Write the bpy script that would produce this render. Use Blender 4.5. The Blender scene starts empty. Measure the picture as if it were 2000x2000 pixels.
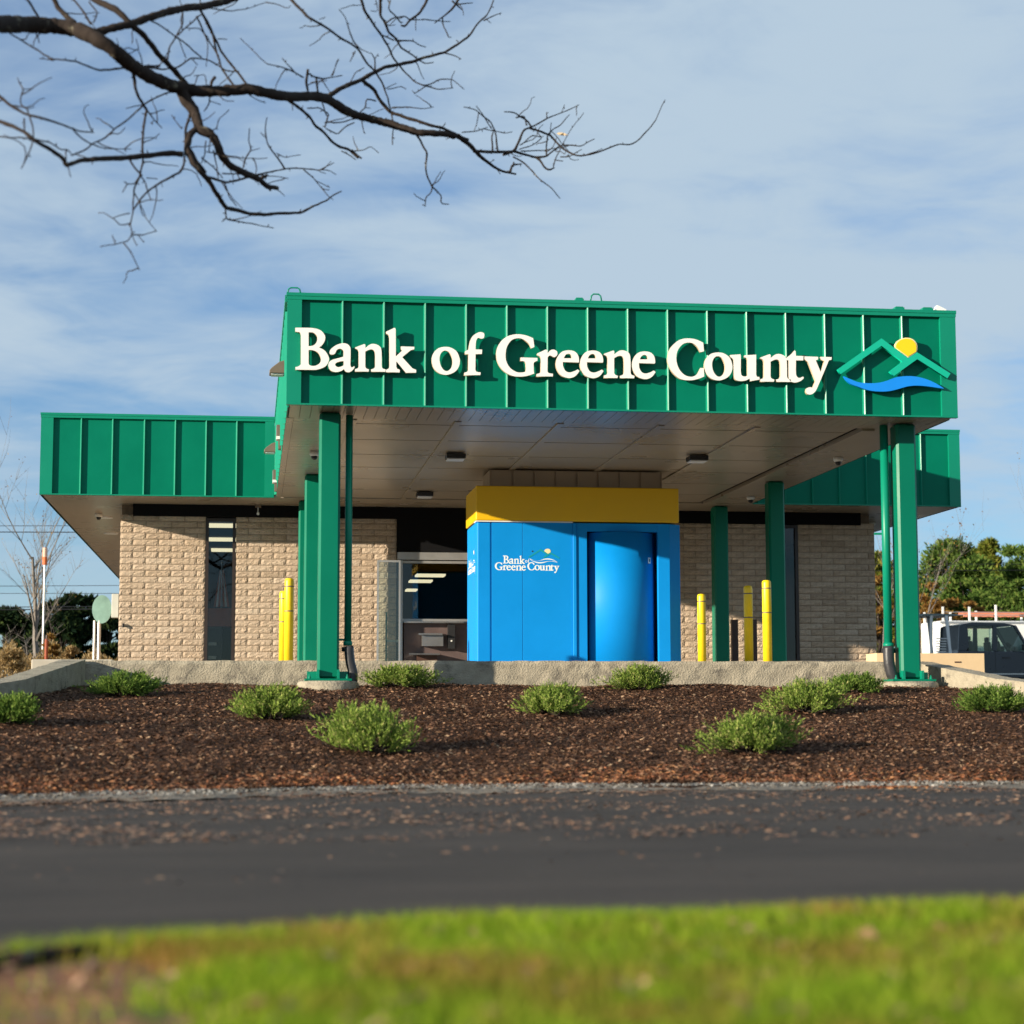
import bpy, bmesh, math, random
import numpy as np
from mathutils import Vector, Matrix

S = bpy.context.scene
COL = S.collection
R = math.radians
rnd = random.Random(7)
nrg = np.random.default_rng(11)

# ---------------------------------------------------------------- camera
F_PX, PITCH, YAW, ROLL = 3772.9, R(6.037), R(7.746), R(-0.091)
_r0 = np.array([math.cos(YAW), -math.sin(YAW), 0.0])
_f0 = np.array([math.sin(YAW), math.cos(YAW), 0.0])
_u0 = np.array([0, 0, 1.0])
FWD = _f0 * math.cos(PITCH) + _u0 * math.sin(PITCH)
_up = -_f0 * math.sin(PITCH) + _u0 * math.cos(PITCH)
RGT = _r0 * math.cos(ROLL) + _up * math.sin(ROLL)
UPV = -_r0 * math.sin(ROLL) + _up * math.cos(ROLL)
cam = bpy.data.cameras.new('camera')
cam.sensor_width = 36
cam.lens = 36 * F_PX / 2000
cam.clip_start, cam.clip_end = 0.05, 6000
cam.dof.use_dof = True
cam.dof.focus_distance = 33
cam.dof.aperture_fstop = (cam.lens / 1000) / 0.036
co = bpy.data.objects.new('camera', cam)
COL.objects.link(co)
co.matrix_world = Matrix([[RGT[0], UPV[0], -FWD[0], 0], [RGT[1], UPV[1], -FWD[1], 0],
                          [RGT[2], UPV[2], -FWD[2], 0], [0, 0, 0, 1]])
S.camera = co
S.view_settings.view_transform = 'Standard'
S.view_settings.look = 'None'
S.view_settings.exposure = 0.80
S.view_settings.gamma = 1.0
S.cycles.use_denoising = True
S.cycles.max_bounces = 8

# ---------------------------------------------------------------- light
SUN = Vector((1, 0.47, -0.231)).normalized()          # direction of travel
EL = math.asin(-SUN.z)
to = -SUN
sl = bpy.data.lights.new('sun', 'SUN')
sl.energy, sl.angle, sl.color = 5.0, R(0.5), (1.0, 0.88, 0.70)
so = bpy.data.objects.new('sun', sl)
COL.objects.link(so)
so.rotation_euler = SUN.to_track_quat('-Z', 'Y').to_euler()
so.location = (-20, -10, 12)

W = bpy.data.worlds.new('World')
S.world = W
W.use_nodes = True
nt = W.node_tree
nt.nodes.clear()
def wn(t, **k):
    n = nt.nodes.new(t)
    for a, b in k.items():
        setattr(n, a, b)
    return n
wo = wn('ShaderNodeOutputWorld')
bg = wn('ShaderNodeBackground')
bg.inputs[1].default_value = 0.08
sky = wn('ShaderNodeTexSky', sky_type='NISHITA', sun_disc=False, sun_elevation=EL,
         sun_rotation=math.atan2(to.x, to.y), air_density=1.0, dust_density=0.0, ozone_density=4.0)
tc = wn('ShaderNodeTexCoord')
sep = wn('ShaderNodeSeparateXYZ')
nt.links.new(tc.outputs['Generated'], sep.inputs[0])
zz = wn('ShaderNodeMath', operation='MAXIMUM'); zz.inputs[1].default_value = 0.0
nt.links.new(sep.outputs[2], zz.inputs[0])
za = wn('ShaderNodeMath', operation='ADD'); za.inputs[1].default_value = 0.16
nt.links.new(zz.outputs[0], za.inputs[0])
dx = wn('ShaderNodeMath', operation='DIVIDE'); dy = wn('ShaderNodeMath', operation='DIVIDE')
nt.links.new(sep.outputs[0], dx.inputs[0]); nt.links.new(za.outputs[0], dx.inputs[1])
nt.links.new(sep.outputs[1], dy.inputs[0]); nt.links.new(za.outputs[0], dy.inputs[1])
cmb = wn('ShaderNodeCombineXYZ')
nt.links.new(dx.outputs[0], cmb.inputs[0]); nt.links.new(dy.outputs[0], cmb.inputs[1])
mp = wn('ShaderNodeMapping')
mp.inputs['Rotation'].default_value = (0, 0, R(38)); mp.inputs['Scale'].default_value = (1.0, 1.35, 1)
nt.links.new(cmb.outputs[0], mp.inputs[0])
n1 = wn('ShaderNodeTexNoise'); n1.inputs['Scale'].default_value = 1.1; n1.inputs['Detail'].default_value = 6
n1.inputs['Roughness'].default_value = 0.52; n1.inputs['Distortion'].default_value = 0.35
n2 = wn('ShaderNodeTexNoise'); n2.inputs['Scale'].default_value = 4.2; n2.inputs['Detail'].default_value = 5
n2.inputs['Roughness'].default_value = 0.6; n2.inputs['Distortion'].default_value = 0.6
nt.links.new(mp.outputs[0], n1.inputs[0]); nt.links.new(mp.outputs[0], n2.inputs[0])
mm = wn('ShaderNodeMath', operation='MULTIPLY_ADD'); mm.inputs[1].default_value = 0.32
nt.links.new(n2.outputs[0], mm.inputs[0]); nt.links.new(n1.outputs[0], mm.inputs[2])
cr = wn('ShaderNodeMapRange'); cr.interpolation_type = 'SMOOTHSTEP'
cr.inputs[1].default_value = 0.42; cr.inputs[2].default_value = 0.76; cr.inputs[3].default_value = 0.08; cr.inputs[4].default_value = 0.98
nt.links.new(mm.outputs[0], cr.inputs[0])
gr = wn('ShaderNodeMapRange'); gr.interpolation_type = 'SMOOTHSTEP'   # fewer clouds low down
gr.inputs[1].default_value = 0.02; gr.inputs[2].default_value = 0.17; gr.inputs[3].default_value = 0.5; gr.inputs[4].default_value = 1.0
nt.links.new(sep.outputs[2], gr.inputs[0])
fm = wn('ShaderNodeMath', operation='MULTIPLY')
nt.links.new(cr.outputs[0], fm.inputs[0]); nt.links.new(gr.outputs[0], fm.inputs[1])
tint = wn('ShaderNodeMix', data_type='RGBA', blend_type='MULTIPLY'); tint.inputs[0].default_value = 1.0
nt.links.new(sky.outputs[0], tint.inputs[6]); tint.inputs[7].default_value = (0.80, 0.98, 1.15, 1)
mx = wn('ShaderNodeMix', data_type='RGBA')
nt.links.new(fm.outputs[0], mx.inputs[0]); nt.links.new(tint.outputs[2], mx.inputs[6])
mx.inputs[7].default_value = (3.5, 4.4, 5.25, 1)
nt.links.new(mx.outputs[2], bg.inputs[0]); nt.links.new(bg.outputs[0], wo.inputs[0])

# ---------------------------------------------------------------- helpers
def ray(u, v):
    return FWD + (u - 1000) / F_PX * RGT - (v - 1000) / F_PX * UPV
def onY(u, v, Y):
    d = ray(u, v); return d * Y / d[1]
def onZ(u, v, Z):
    d = ray(u, v); return d * Z / d[2]

def tag(o, label=None, cat=None, group=None, kind=None):
    if label: o['label'] = label
    if cat: o['category'] = cat
    if group: o['group'] = group
    if kind: o['kind'] = kind
    return o
def link(name, me, mat=None, parent=None, loc=None):
    o = bpy.data.objects.new(name, me)
    COL.objects.link(o)
    if mat is not None and me is not None and not me.materials:
        me.materials.append(mat)
    if parent is not None: o.parent = parent
    if loc is not None: o.location = loc
    return o
def thing(name, label, cat, loc=(0, 0, 0), group=None):
    o = bpy.data.objects.new(name, None)
    o.empty_display_size = 0.2
    COL.objects.link(o); o.location = loc
    return tag(o, label, cat, group)
def rel(o):                      # keep world coordinates for children of an Empty placed at loc
    return o.location.copy()

class MB:
    def __init__(s): s.v = []; s.f = []; s.mi = []; s.cur = 0
    def _add(s, vs, fs):
        b = len(s.v); s.v += [tuple(map(float, p)) for p in vs]
        s.f += [tuple(b + i for i in f) for f in fs]; s.mi += [s.cur] * len(fs)
    def box(s, x0, x1, y0, y1, z0, z1):
        s._add([(x0, y0, z0), (x1, y0, z0), (x1, y1, z0), (x0, y1, z0), (x0, y0, z1), (x1, y0, z1), (x1, y1, z1), (x0, y1, z1)],
               [(0, 3, 2, 1), (4, 5, 6, 7), (0, 1, 5, 4), (1, 2, 6, 5), (2, 3, 7, 6), (3, 0, 4, 7)])
        return s
    def quad(s, a, b, c, d): s._add([a, b, c, d], [(0, 1, 2, 3)]); return s
    def prism(s, poly, z0, z1):          # poly in XY (ccw), extruded in Z
        n = len(poly)
        s._add([(x, y, z0) for x, y in poly] + [(x, y, z1) for x, y in poly],
               [tuple(range(n))[::-1], tuple(range(n, 2 * n))] + [(i, (i + 1) % n, n + (i + 1) % n, n + i) for i in range(n)])
        return s
    def prismY(s, poly, y0, y1):         # poly in XZ, extruded in Y
        n = len(poly)
        s._add([(x, y0, z) for x, z in poly] + [(x, y1, z) for x, z in poly],
               [tuple(range(n)), tuple(range(n, 2 * n))[::-1]] + [(i, n + i, n + (i + 1) % n, (i + 1) % n) for i in range(n)])
        return s
    def tube(s, pts, rad, n=8, cap=True):
        pts = [Vector(p) for p in pts]
        if not hasattr(rad, '__len__'): rad = [rad] * len(pts)
        b = len(s.v); prev = None
        for i, p in enumerate(pts):
            t = (pts[min(i + 1, len(pts) - 1)] - pts[max(i - 1, 0)])
            t = t.normalized() if t.length > 1e-9 else Vector((0, 0, 1))
            if prev is None:
                a = Vector((0, 0, 1)) if abs(t.z) < 0.9 else Vector((1, 0, 0))
                x = t.cross(a).normalized()
            else:
                x = prev - t * prev.dot(t)
                x = x.normalized() if x.length > 1e-6 else t.orthogonal().normalized()
            y = t.cross(x); prev = x
            for k in range(n):
                q = 2 * math.pi * k / n
                c = p + (x * math.cos(q) + y * math.sin(q)) * rad[i]
                s.v.append((c.x, c.y, c.z))
        for i in range(len(pts) - 1):
            for k in range(n):
                s.f.append((b + i * n + k, b + i * n + (k + 1) % n, b + (i + 1) * n + (k + 1) % n, b + (i + 1) * n + k)); s.mi.append(s.cur)
        if cap:
            s.f.append(tuple(b + k for k in range(n))[::-1]); s.mi.append(s.cur)
            e = b + (len(pts) - 1) * n
            s.f.append(tuple(e + k for k in range(n))); s.mi.append(s.cur)
        return s
    def lathe(s, prof, cx, cy, n=20):
        b = len(s.v)
        for r, z in prof:
            for k in range(n):
                q = 2 * math.pi * k / n
                s.v.append((cx + r * math.cos(q), cy + r * math.sin(q), z))
        for i in range(len(prof) - 1):
            for k in range(n):
                s.f.append((b + i * n + k, b + i * n + (k + 1) % n, b + (i + 1) * n + (k + 1) % n, b + (i + 1) * n + k)); s.mi.append(s.cur)
        s.f.append(tuple(b + k for k in range(n))[::-1]); s.mi.append(s.cur)
        e = b + (len(prof) - 1) * n
        s.f.append(tuple(e + k for k in range(n))); s.mi.append(s.cur)
        return s
    def mesh(s, smooth=False):
        me = bpy.data.meshes.new('mesh')
        me.from_pydata(s.v, [], s.f)
        if smooth: me.polygons.foreach_set('use_smooth', [True] * len(s.f))
        me.polygons.foreach_set('material_index', s.mi)
        me.update(); return me
    def build(s, name, mat, parent=None, smooth=False, bevel=0, seg=2):
        me = s.mesh(smooth)
        for m in (mat if isinstance(mat, (list, tuple)) else [mat]): me.materials.append(m)
        o = link(name, me, None, parent)
        if bevel:
            b = o.modifiers.new('bevel', 'BEVEL'); b.width = bevel; b.segments = seg; b.limit_method = 'ANGLE'
            if seg > 1: b.harden_normals = False
        if smooth == 'auto': pass
        return o

def np_mesh(V, Fq, nper, smooth=False):
    """V (n,3), Fq (m,nper)"""
    me = bpy.data.meshes.new('mesh')
    me.vertices.add(len(V)); me.vertices.foreach_set('co', np.asarray(V, np.float32).ravel())
    me.loops.add(Fq.size); me.loops.foreach_set('vertex_index', Fq.astype(np.int32).ravel())
    me.polygons.add(len(Fq))
    me.polygons.foreach_set('loop_start', np.arange(0, Fq.size, nper, dtype=np.int32))
    me.polygons.foreach_set('loop_total', np.full(len(Fq), nper, np.int32))
    if smooth: me.polygons.foreach_set('use_smooth', np.ones(len(Fq), bool))
    me.update(calc_edges=True); me.validate(); return me

# ---------------------------------------------------------------- materials
def ramp(nt, pts):
    n = nt.nodes.new('ShaderNodeValToRGB'); e = n.color_ramp.elements
    while len(e) > 1: e.remove(e[0])
    e[0].position, e[0].color = pts[0][0], (*pts[0][1], 1)
    for p, c in pts[1:]:
        q = e.new(p); q.color = (*c, 1)
    return n
def mat(name, col, rough=0.5, metal=0.0, var=0.0, vscale=4.0, bump=0.0, bscale=40.0, coat=0.0, spec=0.5,
        island=None, objrand=None, stain=None, detail=6, bdist=0.01, trans=0.0, sub=None, vstretch=(1, 1, 1)):
    m = bpy.data.materials.new(name); m.use_nodes = True
    nt = m.node_tree; P = nt.nodes['Principled BSDF']
    P.inputs['Base Color'].default_value = (*col, 1)
    P.inputs['Roughness'].default_value = rough; P.inputs['Metallic'].default_value = metal
    P.inputs['Specular IOR Level'].default_value = spec
    if coat: P.inputs['Coat Weight'].default_value = coat; P.inputs['Coat Roughness'].default_value = 0.08
    if trans: P.inputs['Transmission Weight'].default_value = trans
    L = nt.links
    t = nt.nodes.new('ShaderNodeTexCoord'); mpn = nt.nodes.new('ShaderNodeMapping')
    mpn.inputs['Scale'].default_value = vstretch
    L.new(t.outputs['Object'], mpn.inputs[0])
    src = None
    if island:
        g = nt.nodes.new('ShaderNodeNewGeometry'); r = ramp(nt, island)
        L.new(g.outputs['Random Per Island'], r.inputs[0]); src = r.outputs[0]
    if objrand:
        g = nt.nodes.new('ShaderNodeObjectInfo'); r = ramp(nt, objrand)
        L.new(g.outputs['Random'], r.inputs[0]); src = r.outputs[0]
    if var:
        n = nt.nodes.new('ShaderNodeTexNoise'); n.inputs['Scale'].default_value = vscale; n.inputs['Detail'].default_value = detail
        n.inputs['Roughness'].default_value = 0.62
        L.new(mpn.outputs[0], n.inputs[0])
        mr = nt.nodes.new('ShaderNodeMapRange'); mr.inputs[1].default_value = 0.28; mr.inputs[2].default_value = 0.72
        mr.inputs[3].default_value = 1 - var; mr.inputs[4].default_value = 1 + var
        L.new(n.outputs[0], mr.inputs[0])
        x = nt.nodes.new('ShaderNodeMix'); x.data_type = 'RGBA'; x.blend_type = 'MULTIPLY'; x.inputs[0].default_value = 1
        if src: L.new(src, x.inputs[6])
        else: x.inputs[6].default_value = (*col, 1)
        L.new(mr.outputs[0], x.inputs[7]); src = x.outputs[2]
        rr = nt.nodes.new('ShaderNodeMapRange'); rr.inputs[3].default_value = max(0, rough - 0.12); rr.inputs[4].default_value = min(1, rough + 0.12)
        L.new(n.outputs[0], rr.inputs[0]); L.new(rr.outputs[0], P.inputs['Roughness'])
    if stain:
        sc, c2, lo, hi = stain
        n = nt.nodes.new('ShaderNodeTexNoise'); n.inputs['Scale'].default_value = sc; n.inputs['Detail'].default_value = 7
        n.inputs['Roughness'].default_value = 0.65
        L.new(mpn.outputs[0], n.inputs[0])
        mr = nt.nodes.new('ShaderNodeMapRange'); mr.inputs[1].default_value = lo; mr.inputs[2].default_value = hi
        L.new(n.outputs[0], mr.inputs[0])
        x = nt.nodes.new('ShaderNodeMix'); x.data_type = 'RGBA'
        if src: L.new(src, x.inputs[6])
        else: x.inputs[6].default_value = (*col, 1)
        x.inputs[7].default_value = (*c2, 1); L.new(mr.outputs[0], x.inputs[0]); src = x.outputs[2]
    if src: L.new(src, P.inputs['Base Color'])
    if bump:
        n = nt.nodes.new('ShaderNodeTexNoise'); n.inputs['Scale'].default_value = bscale; n.inputs['Detail'].default_value = 5
        L.new(mpn.outputs[0], n.inputs[0])
        b = nt.nodes.new('ShaderNodeBump'); b.inputs['Strength'].default_value = bump; b.inputs['Distance'].default_value = bdist
        L.new(n.outputs[0], b.inputs['Height']); L.new(b.outputs[0], P.inputs['Normal'])
    return m
def emis(name, col, st):
    m = bpy.data.materials.new(name); m.use_nodes = True
    P = m.node_tree.nodes['Principled BSDF']
    P.inputs['Base Color'].default_value = (*col, 1)
    P.inputs['Emission Color'].default_value = (*col, 1); P.inputs['Emission Strength'].default_value = st
    return m
def glass(name, tint, rough=0.02, alpha=0.25):
    m = bpy.data.materials.new(name); m.use_nodes = True; nt = m.node_tree; nt.nodes.clear()
    o = nt.nodes.new('ShaderNodeOutputMaterial'); g = nt.nodes.new('ShaderNodeBsdfGlossy'); g.inputs['Roughness'].default_value = rough
    t = nt.nodes.new('ShaderNodeBsdfTransparent'); t.inputs[0].default_value = (*tint, 1)
    f = nt.nodes.new('ShaderNodeFresnel'); f.inputs[0].default_value = 1.5
    a = nt.nodes.new('ShaderNodeMath'); a.operation = 'ADD'; a.inputs[1].default_value = alpha; a.use_clamp = True
    x = nt.nodes.new('ShaderNodeMixShader')
    nt.links.new(f.outputs[0], a.inputs[0]); nt.links.new(a.outputs[0], x.inputs[0]); nt.links.new(t.outputs[0], x.inputs[1])
    nt.links.new(g.outputs[0], x.inputs[2]); nt.links.new(x.outputs[0], o.inputs[0]); return m

M = {}
M['green'] = mat('painted_green_steel', (0.0, 0.158, 0.093), 0.42, var=0.09, vscale=0.9, bump=0.22, bscale=1.3, bdist=0.04, spec=0.10)
M['green_trim'] = mat('painted_green_trim', (0.002, 0.215, 0.13), 0.35, var=0.05, vscale=2, spec=0.3)
M['green_col'] = mat('painted_green_column', (0.0, 0.158, 0.093), 0.38, var=0.07, vscale=1.1, bump=0.03, bscale=14, spec=0.2)
M['soffit'] = mat('tan_metal_soffit', (0.39, 0.325, 0.25), 0.30, var=0.03, vscale=0.8, detail=2, spec=0.8)
M['soffit_dark'] = mat('soffit_gap', (0.05, 0.04, 0.03), 0.8, var=0.1)
M['bulk'] = mat('brown_metal_panel', (0.34, 0.27, 0.205), 0.45, var=0.05, vscale=2)
M['band'] = mat('dark_header_band', (0.005, 0.005, 0.006), 0.8, var=0.15, spec=0.15)
M['roof'] = mat('roof_membrane', (0.30, 0.30, 0.29), 0.9, var=0.15)
M['brick'] = mat('tan_split_face_block', (0.42, 0.30, 0.19), 0.92, var=0.20, vscale=11, bump=0.9, bscale=42, bdist=0.020, spec=0.2,
                 objrand=[(0, (0.40, 0.305, 0.22)), (0.3, (0.52, 0.405, 0.30)), (0.7, (0.46, 0.35, 0.25)), (1, (0.54, 0.43, 0.325))])
M['mortar'] = mat('tan_mortar', (0.30, 0.23, 0.17), 0.95, var=0.15, vscale=12, bump=0.3, bscale=50, spec=0.2)
M['conc'] = mat('weathered_concrete', (0.36, 0.315, 0.235), 0.92, var=0.20, vscale=5.5, bump=0.9, bscale=38, bdist=0.02, spec=0.2,
                stain=(4.5, (0.17, 0.15, 0.12), 0.52, 0.70), vstretch=(1, 1, 1.3))
M['slab'] = mat('concrete_slab', (0.48, 0.43, 0.35), 0.9, var=0.15, vscale=2, bump=0.2, bscale=40)
M['letter'] = mat('cream_letter_acrylic', (0.86, 0.83, 0.76), 0.38, var=0.02)
M['letter_side'] = mat('letter_return', (0.55, 0.45, 0.30), 0.5, var=0.03)
M['logo_green'] = mat('logo_green', (0.0, 0.42, 0.27), 0.4, var=0.03)
M['logo_yellow'] = mat('logo_yellow', (0.88, 0.60, 0.004), 0.4, var=0.02)
M['logo_pale'] = mat('logo_pale_rim', (0.85, 0.72, 0.40), 0.4, var=0.02)
M['logo_blue'] = mat('logo_blue', (0.003, 0.24, 0.80), 0.4, var=0.03)
M['blue'] = mat('kiosk_blue', (0.0, 0.25, 0.70), 0.55, var=0.06, vscale=1.2, coat=0.0, spec=0.22)
M['yellow'] = mat('kiosk_yellow', (0.78, 0.46, 0.003), 0.45, var=0.03, vscale=2)
M['white'] = mat('white_paint', (0.78, 0.78, 0.75), 0.45, var=0.05)
M['vinyl'] = mat('white_vinyl', (0.80, 0.88, 0.90), 0.4, var=0.02)
M['teal_vinyl'] = mat('teal_vinyl', (0.005, 0.30, 0.38), 0.4, var=0.02)
M['bollard'] = mat('bollard_yellow', (0.85, 0.60, 0.01), 0.40, var=0.06, vscale=6, stain=(10, (0.5, 0.36, 0.05), 0.66, 0.8))
M['black'] = mat('black_plastic', (0.02, 0.02, 0.022), 0.45, var=0.1, vscale=10)
M['blackpipe'] = mat('black_rubber', (0.035, 0.035, 0.038), 0.38, var=0.2, vscale=8, bump=0.2, bscale=30)
M['brown'] = mat('brown_metal', (0.07, 0.035, 0.025), 0.5, var=0.1)
M['bronze'] = mat('bronze_fixture', (0.16, 0.12, 0.09), 0.5, var=0.1)
M['alu'] = mat('aluminium', (0.55, 0.54, 0.52), 0.35, metal=0.7, var=0.08)
M['winframe'] = mat('dark_bronze_frame', (0.028, 0.018, 0.015), 0.45, var=0.1)
M['glass'] = glass('window_glass', (0.75, 0.78, 0.78), 0.01, 0.0)
M['clear'] = glass('clear_glass', (0.82, 0.88, 0.84), 0.02, 0.03)
M['lens'] = mat('white_lens', (0.75, 0.76, 0.78), 0.3, var=0.03)
M['cream'] = mat('cream_panel', (0.72, 0.52, 0.30), 0.7, var=0.06, vscale=6, bump=0.05)
M['tube'] = emis('fluorescent_panel', (1.0, 0.85, 0.55), 0.9)
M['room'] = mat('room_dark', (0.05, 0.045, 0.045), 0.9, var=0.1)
M['wood'] = mat('red_wood', (0.42, 0.085, 0.03), 0.5, var=0.15, vscale=8)
M['paper'] = mat('paper', (0.6, 0.58, 0.5), 0.8, var=0.1)
M['counter'] = mat('counter_red', (0.12, 0.085, 0.08), 0.35, var=0.2)
M['steel'] = mat('stainless', (0.42, 0.40, 0.38), 0.3, metal=0.8, var=0.1)
M['bark'] = mat('dark_bark', (0.032, 0.024, 0.020), 0.9, var=0.35, vscale=14, bump=0.7, bscale=60, bdist=0.004, spec=0.15,
                stain=(9, (0.20, 0.18, 0.13), 0.60, 0.72))
M['bark_far'] = mat('pale_bark', (0.20, 0.175, 0.15), 0.9, var=0.25, vscale=6)
M['mulch'] = mat('mulch_ground', (0.060, 0.031, 0.019), 0.95, var=0.55, vscale=16, bump=1.0, bscale=40, bdist=0.03, spec=0.1)
M['chip'] = mat('mulch_chip', (0.08, 0.045, 0.03), 0.9, spec=0.15, island=[(0, (0.026, 0.013, 0.008)), (0.40, (0.085, 0.043, 0.026)),
                (0.78, (0.165, 0.086, 0.051)), (0.94, (0.28, 0.16, 0.095)), (1, (0.42, 0.29, 0.18))])
M['needle'] = mat('fallen_needles', (0.3, 0.1, 0.03), 0.8, island=[(0, (0.16, 0.05, 0.02)), (0.6, (0.36, 0.13, 0.05)), (1, (0.46, 0.24, 0.10))])
M['asphalt'] = mat('asphalt', (0.052, 0.043, 0.036), 0.92, var=0.30, vscale=0.9, bump=0.8, bscale=130, bdist=0.006, spec=0.25,
                   stain=(40, (0.12, 0.095, 0.075), 0.58, 0.78), vstretch=(0.6, 1.6, 1))
M['litter'] = mat('dead_leaf', (0.3, 0.15, 0.08), 0.7, island=[(0, (0.10, 0.055, 0.035)), (0.5, (0.24, 0.12, 0.065)), (1, (0.40, 0.25, 0.15))])
M['gravel'] = mat('grey_gravel', (0.27, 0.235, 0.19), 0.95, var=0.45, vscale=35, bump=0.9, bscale=60, bdist=0.02, spec=0.15)
M['stone'] = mat('gravel_stone', (0.3, 0.29, 0.27), 0.9, island=[(0, (0.09, 0.085, 0.075)), (0.6, (0.27, 0.25, 0.22)), (1, (0.42, 0.39, 0.34))])
M['soil'] = mat('bare_soil', (0.25, 0.10, 0.040), 0.95, var=0.4, vscale=7, bump=0.8, bscale=30, bdist=0.02,
                stain=(3.5, (0.06, 0.07, 0.02), 0.5, 0.65))
M['ground'] = mat('far_ground', (0.10, 0.09, 0.06), 0.95, var=0.3, vscale=0.3)
M['lot'] = mat('parking_lot', (0.06, 0.058, 0.055), 0.9, var=0.2, vscale=1)

def leafmat(name, stops, trans=0.35, patch=None):
    m = bpy.data.materials.new(name); m.use_nodes = True; nt = m.node_tree; nt.nodes.clear()
    o = nt.nodes.new('ShaderNodeOutputMaterial'); g = nt.nodes.new('ShaderNodeNewGeometry'); r = ramp(nt, stops)
    nt.links.new(g.outputs['Random Per Island'], r.inputs[0]); c = r.outputs[0]
    if patch:
        sc, stops2, lo, hi = patch
        t = nt.nodes.new('ShaderNodeTexCoord'); n = nt.nodes.new('ShaderNodeTexNoise'); n.inputs['Scale'].default_value = sc
        n.inputs['Detail'].default_value = 4
        nt.links.new(t.outputs['Object'], n.inputs[0])
        r2 = ramp(nt, stops2); nt.links.new(g.outputs['Random Per Island'], r2.inputs[0])
        mr = nt.nodes.new('ShaderNodeMapRange'); mr.inputs[1].default_value = lo; mr.inputs[2].default_value = hi
        nt.links.new(n.outputs[0], mr.inputs[0])
        x = nt.nodes.new('ShaderNodeMix'); x.data_type = 'RGBA'
        nt.links.new(mr.outputs[0], x.inputs[0]); nt.links.new(c, x.inputs[6]); nt.links.new(r2.outputs[0], x.inputs[7]); c = x.outputs[2]
    d = nt.nodes.new('ShaderNodeBsdfDiffuse'); tr = nt.nodes.new('ShaderNodeBsdfTranslucent')
    x = nt.nodes.new('ShaderNodeMixShader'); x.inputs[0].default_value = trans
    nt.links.new(c, d.inputs[0]); nt.links.new(c, tr.inputs[0])
    nt.links.new(d.outputs[0], x.inputs[1]); nt.links.new(tr.outputs[0], x.inputs[2]); nt.links.new(x.outputs[0], o.inputs[0]); return m
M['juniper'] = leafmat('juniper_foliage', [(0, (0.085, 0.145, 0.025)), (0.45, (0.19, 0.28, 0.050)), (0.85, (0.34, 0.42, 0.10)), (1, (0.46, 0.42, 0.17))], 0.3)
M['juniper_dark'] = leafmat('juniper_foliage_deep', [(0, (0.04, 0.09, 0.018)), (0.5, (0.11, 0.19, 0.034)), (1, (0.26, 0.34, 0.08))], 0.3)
M['grass'] = leafmat('grass_blades', [(0, (0.09, 0.17, 0.010)), (0.5, (0.23, 0.37, 0.022)), (1, (0.46, 0.54, 0.06))], 0.5,
                     patch=(3.0, [(0, (0.16, 0.10, 0.02)), (0.5, (0.34, 0.27, 0.05)), (1, (0.55, 0.28, 0.11))], 0.46, 0.65))
M['pine'] = leafmat('pine_needles', [(0, (0.035, 0.07, 0.014)), (0.6, (0.10, 0.17, 0.035)), (1, (0.20, 0.25, 0.06))], 0.3)
M['pine_gold'] = leafmat('golden_conifer_needles', [(0, (0.06, 0.085, 0.012)), (0.6, (0.16, 0.19, 0.03)), (1, (0.30, 0.27, 0.06))], 0.3)
M['ever'] = leafmat('dark_evergreen', [(0, (0.008, 0.018, 0.010)), (0.7, (0.02, 0.035, 0.014)), (1, (0.05, 0.07, 0.02))], 0.15)
M['autumn'] = leafmat('autumn_leaves', [(0, (0.14, 0.06, 0.02)), (0.5, (0.28, 0.15, 0.04)), (1, (0.40, 0.26, 0.08))], 0.4)
M['tan'] = leafmat('tan_reeds', [(0, (0.20, 0.13, 0.05)), (0.6, (0.38, 0.26, 0.12)), (1, (0.55, 0.42, 0.24))], 0.4)

ZB = 4.203            # underside of canopy and soffits
ZP = 0.79             # slab level
Y0 = 26.0             # canopy front
YW = 37.27            # wing fascia
YB = 38.80            # brick face
XL, XR, ZT = 0.449, 9.92, 5.742

# ================================================================ SETTING
def mulch_z(x, y):
    ys = edge_y(x) + 0.55
    t = np.clip((np.asarray(y, float) - ys) / (26.6 - ys), 0, 1)
    z = -0.60 + 1.0 * (t * 0.86 + 0.14 * np.sin(t * math.pi / 2)) + 0.03 * np.clip((np.asarray(y, float) - 26.6), 0, 1)
    return z + 0.018 * np.sin(np.asarray(x) * 1.9 + y * 0.8) + 0.014 * np.sin(np.asarray(x) * 4.3 - y * 3.1)
_e = np.array([onZ(u, v, -0.60)[:2] for u, v in ((-700, 1590), (0, 1567), (350, 1557), (700, 1548), (1000, 1544), (1500, 1541), (2000, 1538), (2700, 1536))])
def edge_y(x):          # near edge of gravel strip at the road
    return np.interp(x, _e[:, 0], _e[:, 1])
_l = np.array([onZ(u, v, -0.53)[:2] for u, v in ((-900, 1930), (0, 1822), (250, 1806), (500, 1790), (1000, 1762), (1500, 1750), (2000, 1742), (3200, 1725))])
def lawn_edge(x):
    return np.interp(x, _l[:, 0], _l[:, 1])
def grid(x0, x1, y0, y1, nx, ny, zf):
    xs = np.linspace(x0, x1, nx); ys = np.linspace(y0, y1, ny)
    X, Y = np.meshgrid(xs, ys); Z = zf(X, Y)
    V = np.stack([X, Y, Z], -1).reshape(-1, 3)
    i = np.arange(nx * ny).reshape(ny, nx)
    Fq = np.stack([i[:-1, :-1], i[:-1, 1:], i[1:, 1:], i[1:, :-1]], -1).reshape(-1, 4)
    return np_mesh(V, Fq, 4, True)
RZ = -0.62
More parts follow.
